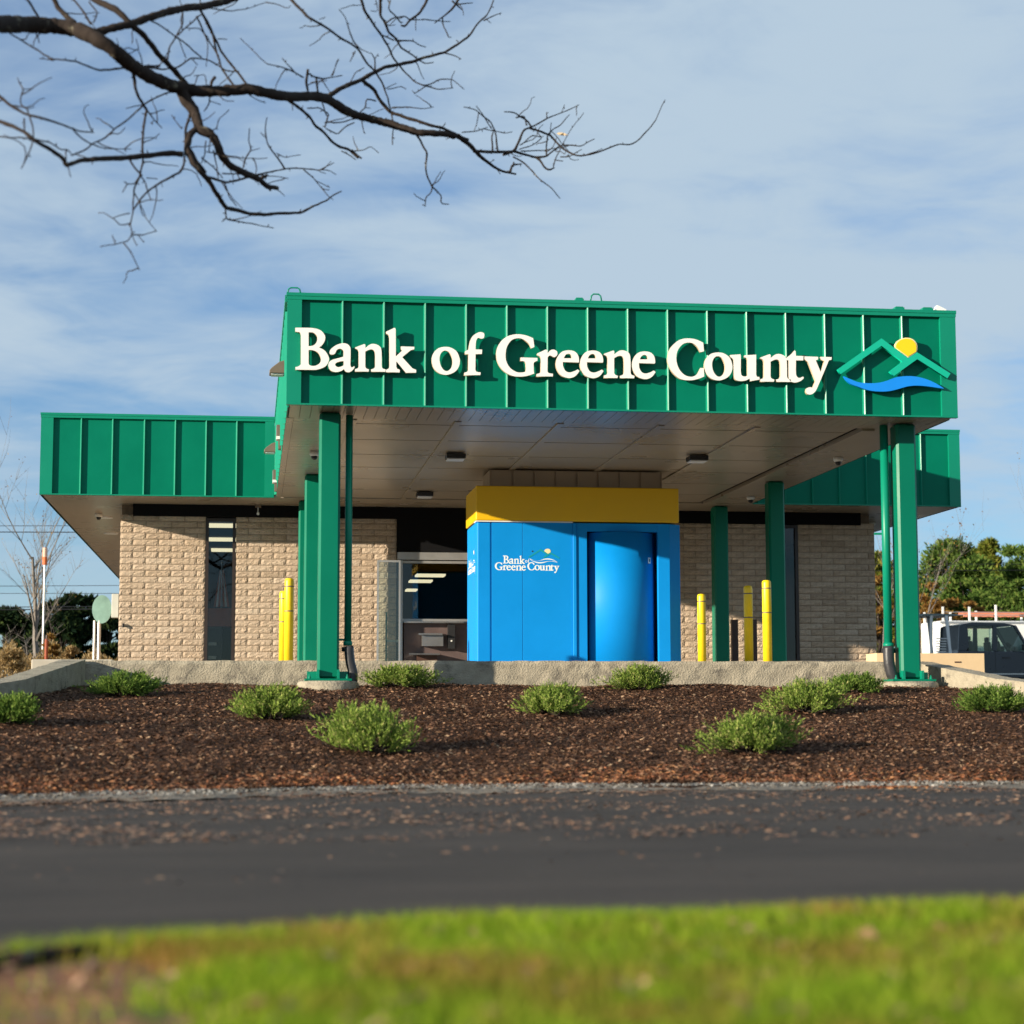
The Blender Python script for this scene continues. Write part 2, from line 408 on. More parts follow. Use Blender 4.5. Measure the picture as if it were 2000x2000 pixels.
# one sheet of ground to the horizon: low on the road side, high beyond the bed
def ground_mesh():
    xs = [-3000, -200, -40, -3.6, -2.9, 10.2, 11.2, 40, 200, 3000]
    ys = [-3000, -60, 0, 17.0, 28.2, 28.6, 46, 60, 250, 4000]
    V = []; 
    for y in ys:
        for x in xs:
            if y <= 17: z = RZ - 0.06
            elif y <= 28.3: z = 0.10
            else:
                z = 0.70 if -3 <= x <= 10.3 else 0.38
                if y > 45: z = 0.70
                if y > 59: z = 0.78
            V.append((x, y, z))
    n = len(xs); Fq = [(j * n + i, j * n + i + 1, (j + 1) * n + i + 1, (j + 1) * n + i) for j in range(len(ys) - 1) for i in range(n - 1)]
    me = bpy.data.meshes.new('mesh'); me.from_pydata(V, [], Fq); return me
tag(link('ground', ground_mesh(), M['ground']), kind='structure')
tag(link('asphalt_road', grid(-60, 70, -2, 16.9, 60, 12, lambda X, Y: RZ + 0.0 * X + 0.010 * np.sin(X * .3)), M['asphalt']), kind='structure')
mb = MB().box(-2.5, 10.05, 27.9, 38.9, ZP - 0.25, ZP); tag(mb.build('drive_through_slab', M['slab']), kind='structure')
mb = MB().box(-40, 60, 58, 90, 0.78, 0.84); tag(mb.build('parking_lot', M['lot']), kind='structure')

me = grid(-9, 17, 0, 1, 260, 130, lambda X, Y: X * 0)
co_ = np.zeros(len(me.vertices) * 3); me.vertices.foreach_get('co', co_); co_ = co_.reshape(-1, 3)
_s = edge_y(co_[:, 0]) + 0.55 + 0.10 * np.sin(co_[:, 0] * 3.1) + 0.06 * np.sin(co_[:, 0] * 9.7)
_t = co_[:, 1].copy(); co_[:, 1] = _s + (28.1 - _s) * _t
co_[:, 2] = mulch_z(co_[:, 0], co_[:, 1]) - np.where(_t < 0.001, 0.03, 0) + 0.012 * np.sin(co_[:, 0] * 23 + co_[:, 1] * 9) * np.sin(co_[:, 1] * 31 - co_[:, 0] * 7)
me.vertices.foreach_set('co', co_.ravel()); me.update()
tag(link('mulch_bed', me, M['mulch']), kind='structure')
# gravel strip
def gravel_strip():
    xs = np.linspace(-9, 17, 300); V = []; prof = [(0, -0.004), (0.2, 0.003), (0.6, 0.012), (1.3, 0.016), (2.6, 0.02)]
    for x in xs:
        e = edge_y(x) + 0.10 * math.sin(x * 2.1) + 0.10 * math.sin(x * 5.3 + 1) + rnd.uniform(-.08, .08)
        for d, z in prof: V.append((x, e + d, RZ + 0.012 + z + 0.006 * math.sin(x * 17 + d * 20)))
    n = len(prof); Fq = [(i * n + j, (i + 1) * n + j, (i + 1) * n + j + 1, i * n + j + 1) for i in range(len(xs) - 1) for j in range(n - 1)]
    me = bpy.data.meshes.new('mesh'); me.from_pydata(V, [], Fq); return me
tag(link('gravel_strip', gravel_strip(), M['gravel']), kind='structure')

def scatter(n, pos, size, mat_, name, flat=True, aspect=0.35, tilt=0.5, thick=0.0, kind='stuff', label=None):
    """n little diamond pieces; pos (n,3), size (n,)"""
    a = nrg.uniform(0, 2 * np.pi, n)
    d = np.stack([np.cos(a), np.sin(a), nrg.normal(0, tilt, n) * 0.5], -1)
    p = np.stack([-np.sin(a), np.cos(a), nrg.normal(0, tilt, n)], -1)
    d /= np.linalg.norm(d, axis=1)[:, None]; p /= np.linalg.norm(p, axis=1)[:, None]
    s = size[:, None]; w = s * nrg.uniform(aspect * 0.6, aspect * 1.4, n)[:, None]
    q = pos[:, None, :] + np.stack([-d * s, p * w + d * s * 0.15, d * s, -p * w], 1)
    q[:, 1, 2] += size * 0.12; q[:, 3, 2] -= size * 0.05
    V = q.reshape(-1, 3); Fq = np.arange(n * 4).reshape(n, 4)
    o = link(name, np_mesh(V, Fq, 4), mat_)
    return tag(o, label, None, None, kind)
# mulch chips
n = 150000
y = nrg.random(n) ** 1.15; x = nrg.uniform(-0.20 * 27, 0.47 * 27, n); x = x * (0.72 + 0.28 * y); y = edge_y(x) + 0.6 + (27.7 - edge_y(x) - 0.6) * y
scatter(n, np.stack([x, y, mulch_z(x, y) + nrg.uniform(0.0, 0.022, n)], -1), nrg.uniform(0.009, 0.034, n), M['chip'], 'mulch_chips', tilt=0.6, aspect=0.32)
# orange needles and leaves gathered at the foot of the mulch
n = 16000
x = nrg.uniform(-4, 10, n); cl = 0.5 + 0.5 * np.sin(x * 1.7 + 2) * np.sin(x * 0.63)
y = edge_y(x) + 0.55 + np.abs(nrg.normal(0, 0.45, n)) + 0.2 * cl
keep = nrg.random(n) < 0.25 + 0.75 * cl; x, y = x[keep], y[keep]; n = len(x)
scatter(n, np.stack([x, y, mulch_z(x, y) + 0.015], -1), nrg.uniform(0.012, 0.035, n), M['needle'], 'fallen_needles', aspect=0.25)
# gravel stones
n = 14000
x = nrg.uniform(-4.5, 11, n); y = edge_y(x) + 0.10 * np.sin(x * 2.1) + 0.10 * np.sin(x * 5.3 + 1) + nrg.normal(0, .08, n) + 1.0 * nrg.random(n) ** 1.3 - .05
scatter(n, np.stack([x, y, np.full(n, RZ + 0.05)], -1), nrg.uniform(0.007, 0.018, n), M['stone'], 'gravel_stones', aspect=0.8, tilt=0.5)
# leaf litter on the road, denser near the bed and to the left
def litter(n, ylo, yhi, pw, xb):
    y = yhi - (yhi - ylo) * nrg.random(n) ** pw; x = -0.14 * y + (0.56 * y) * nrg.random(n) ** xb
    cx = np.sin(x * 2.3 + y * 2.1) + np.sin(x * 5.1 - y * 4.7) + nrg.normal(0, .8, n); k = cx > 0.0
    return x[k], y[k]
x1, y1 = litter(24000, 9.5, 16.0, 1.7, 1.5); x2, y2 = litter(420, 7.2, 12.5, 1.0, 1.2)
x = np.concatenate([x1, x2]); y = np.concatenate([y1, y2]); n = len(x)
scatter(n, np.stack([x, y, np.full(n, RZ + 0.018)], -1), nrg.uniform(0.006, 0.028, n), M['litter'], 'leaf_litter', aspect=0.4, tilt=0.15)
n = 420
x = nrg.normal(5.3, 0.22, n); y = nrg.normal(15.75, 0.13, n)
scatter(n, np.stack([x, y, np.full(n, RZ + 0.03)], -1), nrg.uniform(0.012, 0.035, n), M['needle'], 'needle_clump', aspect=0.25)

# lawn in the foreground
def soil_mask(x, y):       # bare patch at lower left
    return (x < -0.16 + 0.06 * np.sin(y * 9.1) + .15 * (4.3 - y)) & (y < 4.72 + 0.05 * np.sin(x * 9))
def lawn_z(x, y):
    e = lawn_edge(x)
    t = np.clip((e - y) / 0.5, 0, 1)
    return RZ + 0.006 + 0.05 * t + 0.012 * np.sin(x * 4) * np.sin(y * 5)
def lawn_grid(X, Y):
    return lawn_z(X, Y)
me = grid(-14, 16, 0, 1, 160, 26, lambda X, Y: X * 0)
co_ = np.zeros(len(me.vertices) * 3); me.vertices.foreach_get('co', co_); co_ = co_.reshape(-1, 3)
e = lawn_edge(co_[:, 0]); co_[:, 1] = -1.5 + (e + 1.5) * co_[:, 1]; co_[:, 2] = lawn_z(co_[:, 0], co_[:, 1])
me.vertices.foreach_set('co', co_.ravel()); me.update()
tag(link('lawn_soil', me, M['soil']), kind='structure')
def blades(n, x, y, h, w, lean, mat_, name):
    z = lawn_z(x, y)
    a = nrg.uniform(0, 2 * np.pi, n); b = nrg.uniform(0, 2 * np.pi, n)
    side = np.stack([np.cos(a), np.sin(a), np.zeros(n)], -1) * w[:, None]
    ln = np.stack([np.cos(b), np.sin(b), np.zeros(n)], -1) * (lean * h)[:, None]
    p = np.stack([x, y, z - 0.005], -1); up = np.zeros((n, 3)); up[:, 2] = h
    m = p + up * 0.55 + ln * 0.35; t = p + up + ln
    V = np.stack([p - side, p + side, m + side * 0.7, m - side * 0.7, t], 1).reshape(-1, 3)
    i = np.arange(n)[:, None] * 5
    Fq = np.concatenate([np.concatenate([i, i + 1, i + 2], 1), np.concatenate([i, i + 2, i + 3], 1), np.concatenate([i + 3, i + 2, i + 4], 1)])
    return tag(link(name, np_mesh(V, Fq, 3), mat_), kind='stuff')
n = 150000
y = nrg.uniform(3.0, 8.0, n); x = nrg.uniform(-0.16 * y - 0.4, 0.44 * y + 0.4)
k = (y < lawn_edge(x) - 0.0 + nrg.normal(0, 0.03, n)); x, y = x[k], y[k]
k = ~(soil_mask(x + nrg.normal(0, .05, len(x)), y + nrg.normal(0, .05, len(x))) & (nrg.random(len(x)) < 0.975)); x, y = x[k], y[k]; n = len(x)
blades(n, x, y, nrg.uniform(0.03, 0.085, n), nrg.uniform(0.0014, 0.0032, n), nrg.uniform(0.1, 0.9, n), M['grass'], 'lawn_grass')
n = 1400
y = nrg.uniform(3.2, 6.2, n); x = nrg.uniform(-0.16 * y, 0.44 * y); k = y < lawn_edge(x) - .12; x, y = x[k], y[k]; n = len(x)
scatter(n, np.stack([x, y, lawn_z(x, y) + nrg.uniform(0.01, 0.05, n)], -1), nrg.uniform(0.008, 0.028, n), M['litter'], 'lawn_leaf_litter', aspect=0.5, tilt=0.7)
# shadow streak on the bare soil, put in as an added dark branch
t = thing('shadow_streak', 'shadow streak modelled as a dark branch on the bare soil at the lawn edge', 'branch')
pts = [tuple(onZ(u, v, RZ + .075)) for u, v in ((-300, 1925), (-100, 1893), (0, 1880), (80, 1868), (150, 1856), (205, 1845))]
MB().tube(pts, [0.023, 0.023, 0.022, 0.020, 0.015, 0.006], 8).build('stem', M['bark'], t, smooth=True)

# ================================================================ CURBS
def curb_piece(name, path, top, bot, th, label, outward):
    """path in XY with top z per point; face on the 'outward' side"""
    b = MB(); 
    N = []
    for i in range(len(path) - 1):
        (xa, ya), (xb, yb) = path[i], path[i + 1]; L = math.hypot(xb - xa, yb - ya); k = max(2, int(L / 0.12))
        for j in range(k + (i == len(path) - 2)):
            s = j / k; N.append((xa + (xb - xa) * s, ya + (yb - ya) * s, top[i] + (top[i + 1] - top[i]) * s))
    prev = None; rows = []
    for i, (x, y, z) in enumerate(N):
        a = N[max(0, i - 1)]; c = N[min(len(N) - 1, i + 1)]
        d = Vector((c[0] - a[0], c[1] - a[1], 0)).normalized(); nrm = Vector((d.y, -d.x, 0)) * outward
        row = []
        H = z - bot
        for s, zf in ((0, 0), (0, .25), (0, .5), (0, .75), (0, .93), (-.025, 1.0)):
            j = rnd.uniform(-.008, .008)
            row.append((x + nrm.x * (s + j), y + nrm.y * (s + j), bot + H * zf + (rnd.uniform(-.006, .006) if zf == 1 else 0)))
        row.append((x - nrm.x * th, y - nrm.y * th, z - rnd.uniform(0, .006)))
        row.append((x - nrm.x * th, y - nrm.y * th, bot))
        rows.append(row)
    n = 8; V = [p for r in rows for p in r]
    Fq = [(i * n + j, (i + 1) * n + j, (i + 1) * n + j + 1, i * n + j + 1) for i in range(len(rows) - 1) for j in range(n - 1)]
    Fq += [tuple(range(n)), tuple(range((len(rows) - 1) * n, len(rows) * n))[::-1]]
    if outward < 0: Fq = [f[::-1] for f in Fq]
    me = bpy.data.meshes.new('mesh'); me.from_pydata(V, [], Fq)
    o = link(name, me, M['conc']); return tag(o, label, 'curb')
curb_piece('concrete_curb', [(-2.55, 27.68), (10.02, 27.68)], [0.788, 0.80], 0.1, 0.3, 'long weathered concrete curb wall running across below the blue kiosk', 1)
curb_piece('concrete_curb', [(-3.7, 20.6), (-2.97, 24.0), (-2.56, 27.66)], [0.20, 0.455, 0.80], -0.7, -0.3, 'shaded sloping concrete wing wall at the left end of the planting bed', 1)
curb_piece('concrete_curb', [(10.04, 27.66), (10.38, 25.3), (11.1, 22)], [0.79, 0.50, 0.2], -0.7, -0.3, 'sunlit sloping concrete wing wall behind the rightmost shrub', 1)

# ================================================================ BUILDING
B = thing('bank_building', 'low tan block bank building with green ribbed metal fascia and dark header band', 'building', (5, 45, ZP))
def part(mb, name, m, parent, **k):
    """build in world coordinates under an Empty/mesh that sits at some world location"""
    o = mb.build(name, m, parent, **k)
    p = parent; off = Vector((0, 0, 0))
    while p is not None:
        off += p.location; p = p.parent
    o.location = -off
    return o
# brick variants
brick_meshes = []
BL, BH = 0.493, 0.1145
def brick_mesh(L, seed):
    r = random.Random(seed); b = MB(); nx, nz = 9, 4
    V = []
    for j in range(nz + 1):
        for i in range(nx + 1):
            edge = i in (0, nx) or j in (0, nz)
            d = 0.010 if edge else r.uniform(-0.011, 0.004)
            V.append((L * i / nx + (0 if edge else r.uniform(-.015, .015)), d, BH * j / nz + (0 if edge else r.uniform(-.008, .008))))
    Fq = [(j * (nx + 1) + i, j * (nx + 1) + i + 1, (j + 1) * (nx + 1) + i + 1, (j + 1) * (nx + 1) + i) for j in range(nz) for i in range(nx)]
    n = len(V); V += [(0, .045, 0), (L, .045, 0), (L, .045, BH), (0, .045, BH)]
    c = [0, nx, (nz + 1) * (nx + 1) - 1, nz * (nx + 1)]
    Fq += [(n + 1, n, n + 3, n + 2), tuple(range(nx, -1, -1)) + (n, n + 1), tuple(range(c[3], c[2] + 1)) + (n + 2, n + 3)]
    Fq += [tuple((nx + 1) * j for j in range(nz + 1)) + (n + 3, n), tuple((nx + 1) * j + nx for j in range(nz, -1, -1)) + (n + 1, n + 2)]
    me = bpy.data.meshes.new('mesh'); me.from_pydata(V, [], Fq); me.materials.append(M['brick']); me.update()
    return me
full_b = [brick_mesh(BL, s) for s in range(8)]
half_b = [brick_mesh(BL / 2 - 0.005, 50 + s) for s in range(4)]
ROW, PIT = 0.1235, 0.503
brick_count = 0
stuff_bricks = MB()
def brick_wall(x0, x1, y, z0, z1, limit):
    global brick_count
    w = part(MB().box(x0, x1, y + 0.022, y + 0.30, z0 - 0.02, z1), 'wall', M['mortar'], B)
    n_rows = int((z1 - z0 + 0.02) / ROW); nb = 0; joined = MB()
    for r_ in range(n_rows):
        z = z0 + r_ * ROW
        if z + BH > z1 + 0.01: break
        x = x0 - (PIT / 2 if r_ % 2 else 0)
        while x < x1 - 0.03:
            a, b_ = max(x, x0), min(x + BL, x1); L = b_ - a
            if L > 0.04:
                me = rnd.choice(full_b) if L > 0.3 else rnd.choice(half_b); base = BL if L > 0.3 else BL / 2 - 0.005
                if nb < limit:
                    o = bpy.data.objects.new('brick', me); COL.objects.link(o); o.parent = w
                    o.location = Vector((a, y, z)); o.scale = (L / base, 1, 1); nb += 1; brick_count += 1
                else:
                    s = L / base
                    bb = len(joined.v); joined.v += [(a + v.co.x * s, y + v.co.y, z + v.co.z) for v in me.vertices]
                    joined.f += [tuple(bb + i for i in p.vertices) for p in me.polygons]; joined.mi += [0] * len(me.polygons)
            x += PIT
    if joined.v:
        o = joined.build('bricks', M['brick'], w); o['kind'] = 'stuff'
    return w
ZW = 3.985
brick_wall(-2.553, -0.885, YB, ZP, ZW, 400)
brick_wall(-0.285, 2.925, YB, ZP, ZW, 400)
brick_wall(8.1, 10.69, YB, ZP, ZW, 400)
brick_wall(11.275, 12.917, YB, ZP, ZW, 400)
part(MB().box(4.45, 8.1, YB + .02, YB + .3, ZP, ZW), 'wall', M['mortar'], B)
part(MB().box(-2.55, -2.30, YB + .3, 62, ZP, ZB), 'side_wall', M['mortar'], B)
part(MB().box(12.66, 12.91, YB + .3, 62, ZP, ZB), 'side_wall', M['mortar'], B)
part(MB().box(-2.3, 12.66, 61.7, 62, ZP, ZB), 'rear_wall', M['mortar'], B)
# header band
part(MB().box(-2.31, 2.93, YB - .09, YB + .018, 3.965, ZB - .004).box(2.93, 8.3, YB - .09, YB + .018, 3.30, ZB - .004).box(8.3, 12.60, YB - .09, YB + .018, 3.95, ZB - .004), 'header_band', M['band'], B)
# soffit of both wings and roof
sf = MB(); x = -3.95
part(MB().box(-3.965, 14.22, YW + .060, 62.8, ZB, ZB + .05), 'soffit', M['soffit'], B)
part(MB().box(-3.9, 14.15, YW + .06, 62.8, ZB + .06, 5.60), 'roof', M['roof'], B)
def fascia(x_ribs, xa, xb, y, zb, zt, par, capout=0.05):
    """ribbed metal front: one panel between ribs, each rib, corner trims, cap; front at y-0.054"""
    D = 0.054
    for i in range(len(x_ribs) - 1):
        a, b = x_ribs[i], x_ribs[i + 1]
        m = MB()
        n = 6; V = []; nz = 5                  # slightly oil-canned sheet
        s1 = rnd.uniform(-1, 1); 
        for j in range(nz + 1):
            for k in range(n + 1):
                bul = 0.004 * s1 * math.sin(math.pi * k / n) * math.sin(math.pi * (j + rnd.uniform(-.3, .3)) / nz)
                V.append((a + (b - a) * k / n, y - bul, zb + (zt - zb) * j / nz))
        m._add(V, [(j * (n + 1) + k, j * (n + 1) + k + 1, (j + 1) * (n + 1) + k + 1, (j + 1) * (n + 1) + k) for j in range(nz) for k in range(n)])
        V2 = [(a, y + .02, zb), (b, y + .02, zb), (b, y + .02, zt), (a, y + .02, zt)]
        m._add(V2, [(1, 0, 3, 2)])
        part(m, 'fascia_panel', M['green'], par, smooth=True)
    for xr in x_ribs[1:-1]:
        part(MB().prism([(xr - .028, y + .004), (xr - .014, y - D + .010), (xr - .003, y - D), (xr + .006, y - D), (xr + .008, y + .004)], zb + .02, zt - .09), 'seam_rib', M['green_trim'], par)
    part(MB().box(xa, x_ribs[0] + .006, y - D, y + .004, zb + .02, zt - .09), 'corner_trim', M['green_trim'], par)
    part(MB().box(x_ribs[-1] - .006, xb, y - D, y + .004, zb + .02, zt - .09), 'corner_trim', M['green_trim'], par)
    part(MB().box(xa - .012, xb + .012, y - D - .012, y + .10, zt - .045, zt).box(xa - .006, xb + .006, y - D - .005, y + .10, zt - .094, zt - .048), 'cap_flashing', M['green_trim'], par)
    part(MB().box(xa, xb, y - D - .006, y + .02, zb - .004, zb + .018), 'drip_edge', M['green_trim'], par)
YWf = YW + .054
fascia([-3.752, -3.219, -2.63, -2.032, -1.447, -.862, -.278, .263], -3.977, XL - .01, YWf, ZB, 5.772, B)
fascia([XR + .02, 10.03, 10.59, 11.154, 11.714, 12.276, 12.85, 13.425, 14.013], XR + .012, 14.239, YWf, ZB, 5.772, B)
part(MB().box(-3.977, -3.93, YW + .16, 62.8, ZB, 5.76), 'fascia_side', M['green'], B)
part(MB().box(14.19, 14.239, YW + .16, 62.8, ZB, 5.76), 'fascia_side', M['green'], B)
# windows
def window(x0, x1, z0, z1, y=YB + .05, fw=0.06, mull=(), parent=B, panem='glass', framem='winframe', dp=.05):
    w = part(MB().box(x0, x0 + fw, y - dp, y + dp, z0, z1).box(x1 - fw, x1, y - dp, y + dp, z0, z1)
             .box(x0 + fw, x1 - fw, y - dp, y + dp, z0, z0 + fw).box(x0 + fw, x1 - fw, y - dp, y + dp, z1 - fw, z1), 'window', M[framem], parent)
    o = MB().box(x0 + fw, x1 - fw, y, y + .008, z0 + fw, z1 - fw).build('pane', M[panem], w)
    for m_ in mull:
        MB().box(x0 + fw, x1 - fw, y - .03, y + .03, m_ - .02, m_ + .02).build('glazing_bar', M[framem], w)
    return w
window(-0.88, -0.29, ZP, 3.94, y=YB + .03, dp=.03)
window(10.695, 11.27, ZP, 3.94)
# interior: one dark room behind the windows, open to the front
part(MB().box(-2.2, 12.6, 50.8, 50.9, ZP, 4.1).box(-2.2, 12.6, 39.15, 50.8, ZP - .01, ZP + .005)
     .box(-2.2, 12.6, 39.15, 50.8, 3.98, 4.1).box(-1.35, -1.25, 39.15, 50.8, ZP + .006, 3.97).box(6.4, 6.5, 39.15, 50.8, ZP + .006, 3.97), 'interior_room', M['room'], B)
# lit ceiling panels inside
for (xx, yy, ww, zz_, which) in ((-.60, 40.4, .62, 3.95, 'nearest'), (-.62, 43.6, .6, 3.95, 'middle'), (-.62, 46.4, .6, 3.95, 'farthest'),
                                 (3.85, 41.4, .62, 3.02, 'longest'), (3.80, 43.2, .50, 3.02, 'middle'), (3.85, 46.3, .26, 3.02, 'shortest')):
    nar = xx < 1
    t = thing('ceiling_light', '%s lit ceiling panel seen through the %s' % (which, 'narrow window on the left' if nar else 'teller window'), 'light', (xx, yy, zz_),
              'lit ceiling panels behind the %s' % ('narrow window' if nar else 'teller window'))
    MB().box(-ww / 2, ww / 2, -.26, .26, -.02, .02).build('diffuser', M['tube'], t)
# teller window recess
TX0, TX1 = 2.94, 4.45
part(MB().box(TX0, TX1, YB - .10, YB + .02, 3.14, 3.29), 'window_head', M['alu'], B)
window(TX0 + .02, TX1, 1.90, 3.12, y=YB - .02, fw=.05, framem='alu')
part(MB().box(TX0 + .02, TX0 + .10, YB - .16, YB - .075, ZP, 3.12), 'window_post', M['alu'], B)
part(MB().box(TX0 + .14, TX1, YB - .05, YB + .15, ZP, 1.86), 'counter_front', M['counter'], B)
part(MB().box(TX0 + .12, TX1, YB - .22, YB + .10, 1.862, 1.895), 'counter_ledge', M['steel'], B)
tb = thing('deposit_drawer', 'stainless deposit drawer with sloping lid under the teller window', 'drawer', (3.55, YB - .15, 1.5))
MB().prism([(-.2, -.18), (.28, -.18), (.34, .09), (-.12, .09)], .12, .15).build('lid', M['steel'], tb)
MB().box(-.12, .3, -.1, .09, -.1, .115).build('body', M['steel'], tb)
tb = thing('call_box', 'black call box beside the deposit drawer', 'call box', (4.02, YB - .16, 1.55))
MB().box(-.07, .07, -.05, .1, -.2, .28).build('housing', M['black'], tb)
MB().box(-.015, .015, -.06, -.052, -.06, -.03).build('button', M['white'], tb)
tb = thing('paper_tray', 'grey sloping tray low on the teller counter', 'tray', (3.45, YB - .12, 1.12))
MB().prism([(-.3, -.3), (.32, -.22), (.3, .06), (-.14, .06)], .1, .13).build('tray', M['steel'], tb)
MB().box(-.12, .28, -.1, .06, -.33, .098).build('support', M['brown'], tb)
# glass draught screen in front of the shaded brick
gx0 = onY(736, 1200, 37.7)[0]; gx1 = onY(782, 1200, 37.7)[0]; gz = onY(760, 1094, 37.7)[2] - ZP
tb = thing('glass_screen', 'clear glass draught screen with a green post left of the teller window', 'screen', (gx0, 37.7, ZP))
w_ = gx1 - gx0
MB().box(0, .035, 0, .035, 0, gz).build('post', M['alu'], tb)
MB().box(w_ - .03, w_, 0, .035, 0, gz).build('post', M['alu'], tb)
MB().box(.036, w_ - .031, .014, .022, .06, gz - .04).build('pane', M['clear'], tb)
MB().box(.036, w_ - .031, .0, .035, gz - .04, gz).build('rail', M['alu'], tb)
MB().box(.036, w_ - .031, .0, .035, 0, .05).build('rail', M['green_col'], tb)
MB().box(w_ * .38, w_ * .38 + .03, .05, .08, 0, gz * .55).build('inner_post', M['green_col'], tb)
MB().box(w_ * .38 + .032, w_ - .035, .05, .07, gz * .29, gz * .31).build('shelf', M['white'], tb)
# things inside the narrow window
t = thing('desk', 'red wooden desk with drawers behind the narrow window', 'desk', (-.50, 38.89, ZP))
MB().box(-.35, .6, 0, .7, 1.0, 1.36).build('top', M['wood'], t); MB().box(-.35, -.03, 0.02, .7, 0, .99).build('drawer_unit', M['black'], t)
for z in (.35, .62): MB().box(-.30, -.14, -.02, .018, z, z + .06).build('handle', M['paper'], t)
t = thing('flag', 'indoor flag draped on a pole behind the narrow window', 'flag', (-.56, 38.91, 2.16))
MB().tube([(0, 0, 0), (0, 0, .95)], .012, 8).build('pole', M['alu'], t)
fl = MB()
for k in range(7):
    a = k * .045 - .15; fl.cur = k % 2
    fl._add([(a * .25, .02 - .03 * (k % 2), .95), ((a + .045) * .25, .02 - .03 * ((k + 1) % 2), .95), (a + .045, .05 - .05 * ((k + 1) % 2), 0), (a, .05 - .05 * (k % 2), 0)], [(0, 1, 2, 3)])
fl.v = [(x_, y_ * .5, z_ * .78 + .02) for x_, y_, z_ in fl.v]; fl.build('cloth', [M['wood'], M['white']], t)

# ================================================================ CANOPY
C = thing('drive_through_canopy', 'big green ribbed drive-through canopy carrying the bank name, on six green columns', 'canopy', (5.2, 31.6, ZB))
ribs = [0.649 + 0.5655 * k for k in range(17)]
YF = Y0 + .054
fascia(ribs, XL + .01, XR, YF, ZB, ZT, C)
# left and right sides: panels along Y
def side(x, y0, y1, sgn, par):
    ys = [y0 + .19]
    while ys[-1] + .5655 < y1 - .1: ys.append(ys[-1] + .5655)
    ys.append(y1)
    for i in range(len(ys) - 1):
        part(MB().box(min(x, x + .02 * -sgn), max(x, x + .02 * -sgn), ys[i], ys[i + 1], ZB, ZT - .05), 'fascia_panel', M['green'], par)
    for yy in ys[1:-1]:
        part(MB().prism([(x, yy - .056), (x, yy + .008), (x + .04 * sgn, yy + .006), (x + .04 * sgn, yy - .004)][::(-1 if sgn > 0 else 1)][::-1], ZB + .02, ZT - .09), 'seam_rib', M['green_trim'], par)
    part(MB().box(min(x + .05 * sgn, x - .03 * sgn), max(x + .05 * sgn, x - .03 * sgn), y0 + .11, y1, ZT - .094, ZT), 'cap_flashing', M['green_trim'], par)
side(XL + .03, Y0 + .06, YW - .01, -1, C)
side(XR - .03, Y0 + .06, YW - .01, 1, C)
part(MB().box(XL + .06, XR - .06, YF + .03, YW, 5.50, 5.62), 'roof_deck', M['roof'], C)
part(MB().box(XL + .06, XR - .06, YF + .03, YW - .02, ZB + .065, ZB + .10), 'ceiling_backing', M['soffit_dark'], C)
# perimeter strips
def gaps(a, b, pitch, g):
    n = max(1, round((b - a) / pitch)); p = (b - a) / n
    return [(a + i * p + g / 2, a + (i + 1) * p - g / 2) for i in range(n)]
for a, b in gaps(XL + .06, XR - .06, .152, .007):
    part(MB().box(a, b, YF + .03, 27.19, ZB, ZB + .03), 'soffit_plank', M['soffit'], C)
part(MB().box(XL + .035, XL + .13, 27.2, YW - .02, ZB - .004, ZB + .03), 'soffit_trim', M['soffit'], C)
for a, b in gaps(27.2, YW - .02, .30, .010):
    part(MB().box(XL + .135, 1.40, a, b, ZB + .002, ZB + .03), 'soffit_plank', M['soffit'], C)
part(MB().box(9.10, XR - .04, 27.2, YW - .02, ZB, ZB + .03), 'soffit_strip', M['soffit'], C)
part(MB().box(8.90, 9.095, 27.2, YW - .02, ZB - .035, ZB + .03), 'ceiling_beam', M['soffit'], C)
bx_ = [1.42, 2.93, 4.42, 5.90, 7.335, 8.87]; by_ = [27.24, 27.70, 29.30, 30.98, 32.60, 34.24, 35.92, YW - .04]
for i in range(5):
    for j in range(7):
        part(MB().box(bx_[i] + .05, bx_[i + 1] - .05, by_[j] + .022, by_[j + 1] - .022, ZB + .012, ZB + .05), 'ceiling_panel', M['soffit'], C)
for xb in bx_[1:-1] + [1.435]:
    part(MB().box(xb - .045, xb + .045, 27.24, YW - .04, ZB - .012, ZB + .055), 'ceiling_batten', M['soffit'], C)
# bulkhead over the kiosk
bk = part(MB().box(4.06, 7.02, 32.50, 33.55, 3.80, ZB - .014), 'bulkhead', M['bulk'], C)
for k in range(9):
    a = 4.06 + k * .37; b = min(a + .345, 7.02)
    o = MB().box(a + .012, b, 32.478, 32.499, 3.80, ZB - .02).build('panel', M['bulk'], bk)
for k in range(3):
    MB().box(4.035, 4.059, 32.5 + k * .34, 32.825 + k * .34, 3.80, ZB - .02).build('panel', M['bulk'], bk)
# columns
def column(x, y, zbot, plate):
    w = .294
    c = part(MB().box(x, x + w, y, y + .30, zbot + (.03 if plate else 0), ZB - .005), 'column', M['green_col'], C, bevel=.032, seg=1)
    if plate:
        b = MB().box(x - .17, x + w + .17, y - .12, y + .42, zbot, zbot + .028)
        b.build('base_plate', M['green_col'], c)
        for xx in (x - .012, x + w - .03):
            MB().box(xx, xx + .035, y - .085, y - .001, zbot + .029, zbot + .15).build('stiffener', M['green_trim'], c)
        for xx in (x - .14, x + w + .002):
            MB().prismY([(xx, zbot + .029), (xx + .138, zbot + .029), (xx + .138, zbot + .13), (xx, zbot + .13)], y + .13, y + .16).build('stiffener', M['green_trim'], c)
        for xx in (x - .11, x + w + .11):
            MB().lathe([(.02, zbot + .029), (.02, zbot + .055), (.010, zbot + .056), (.010, zbot + .085)], xx, y - .07, 8).build('anchor_bolt', M['green_trim'], c)
    return c
ZC = .487
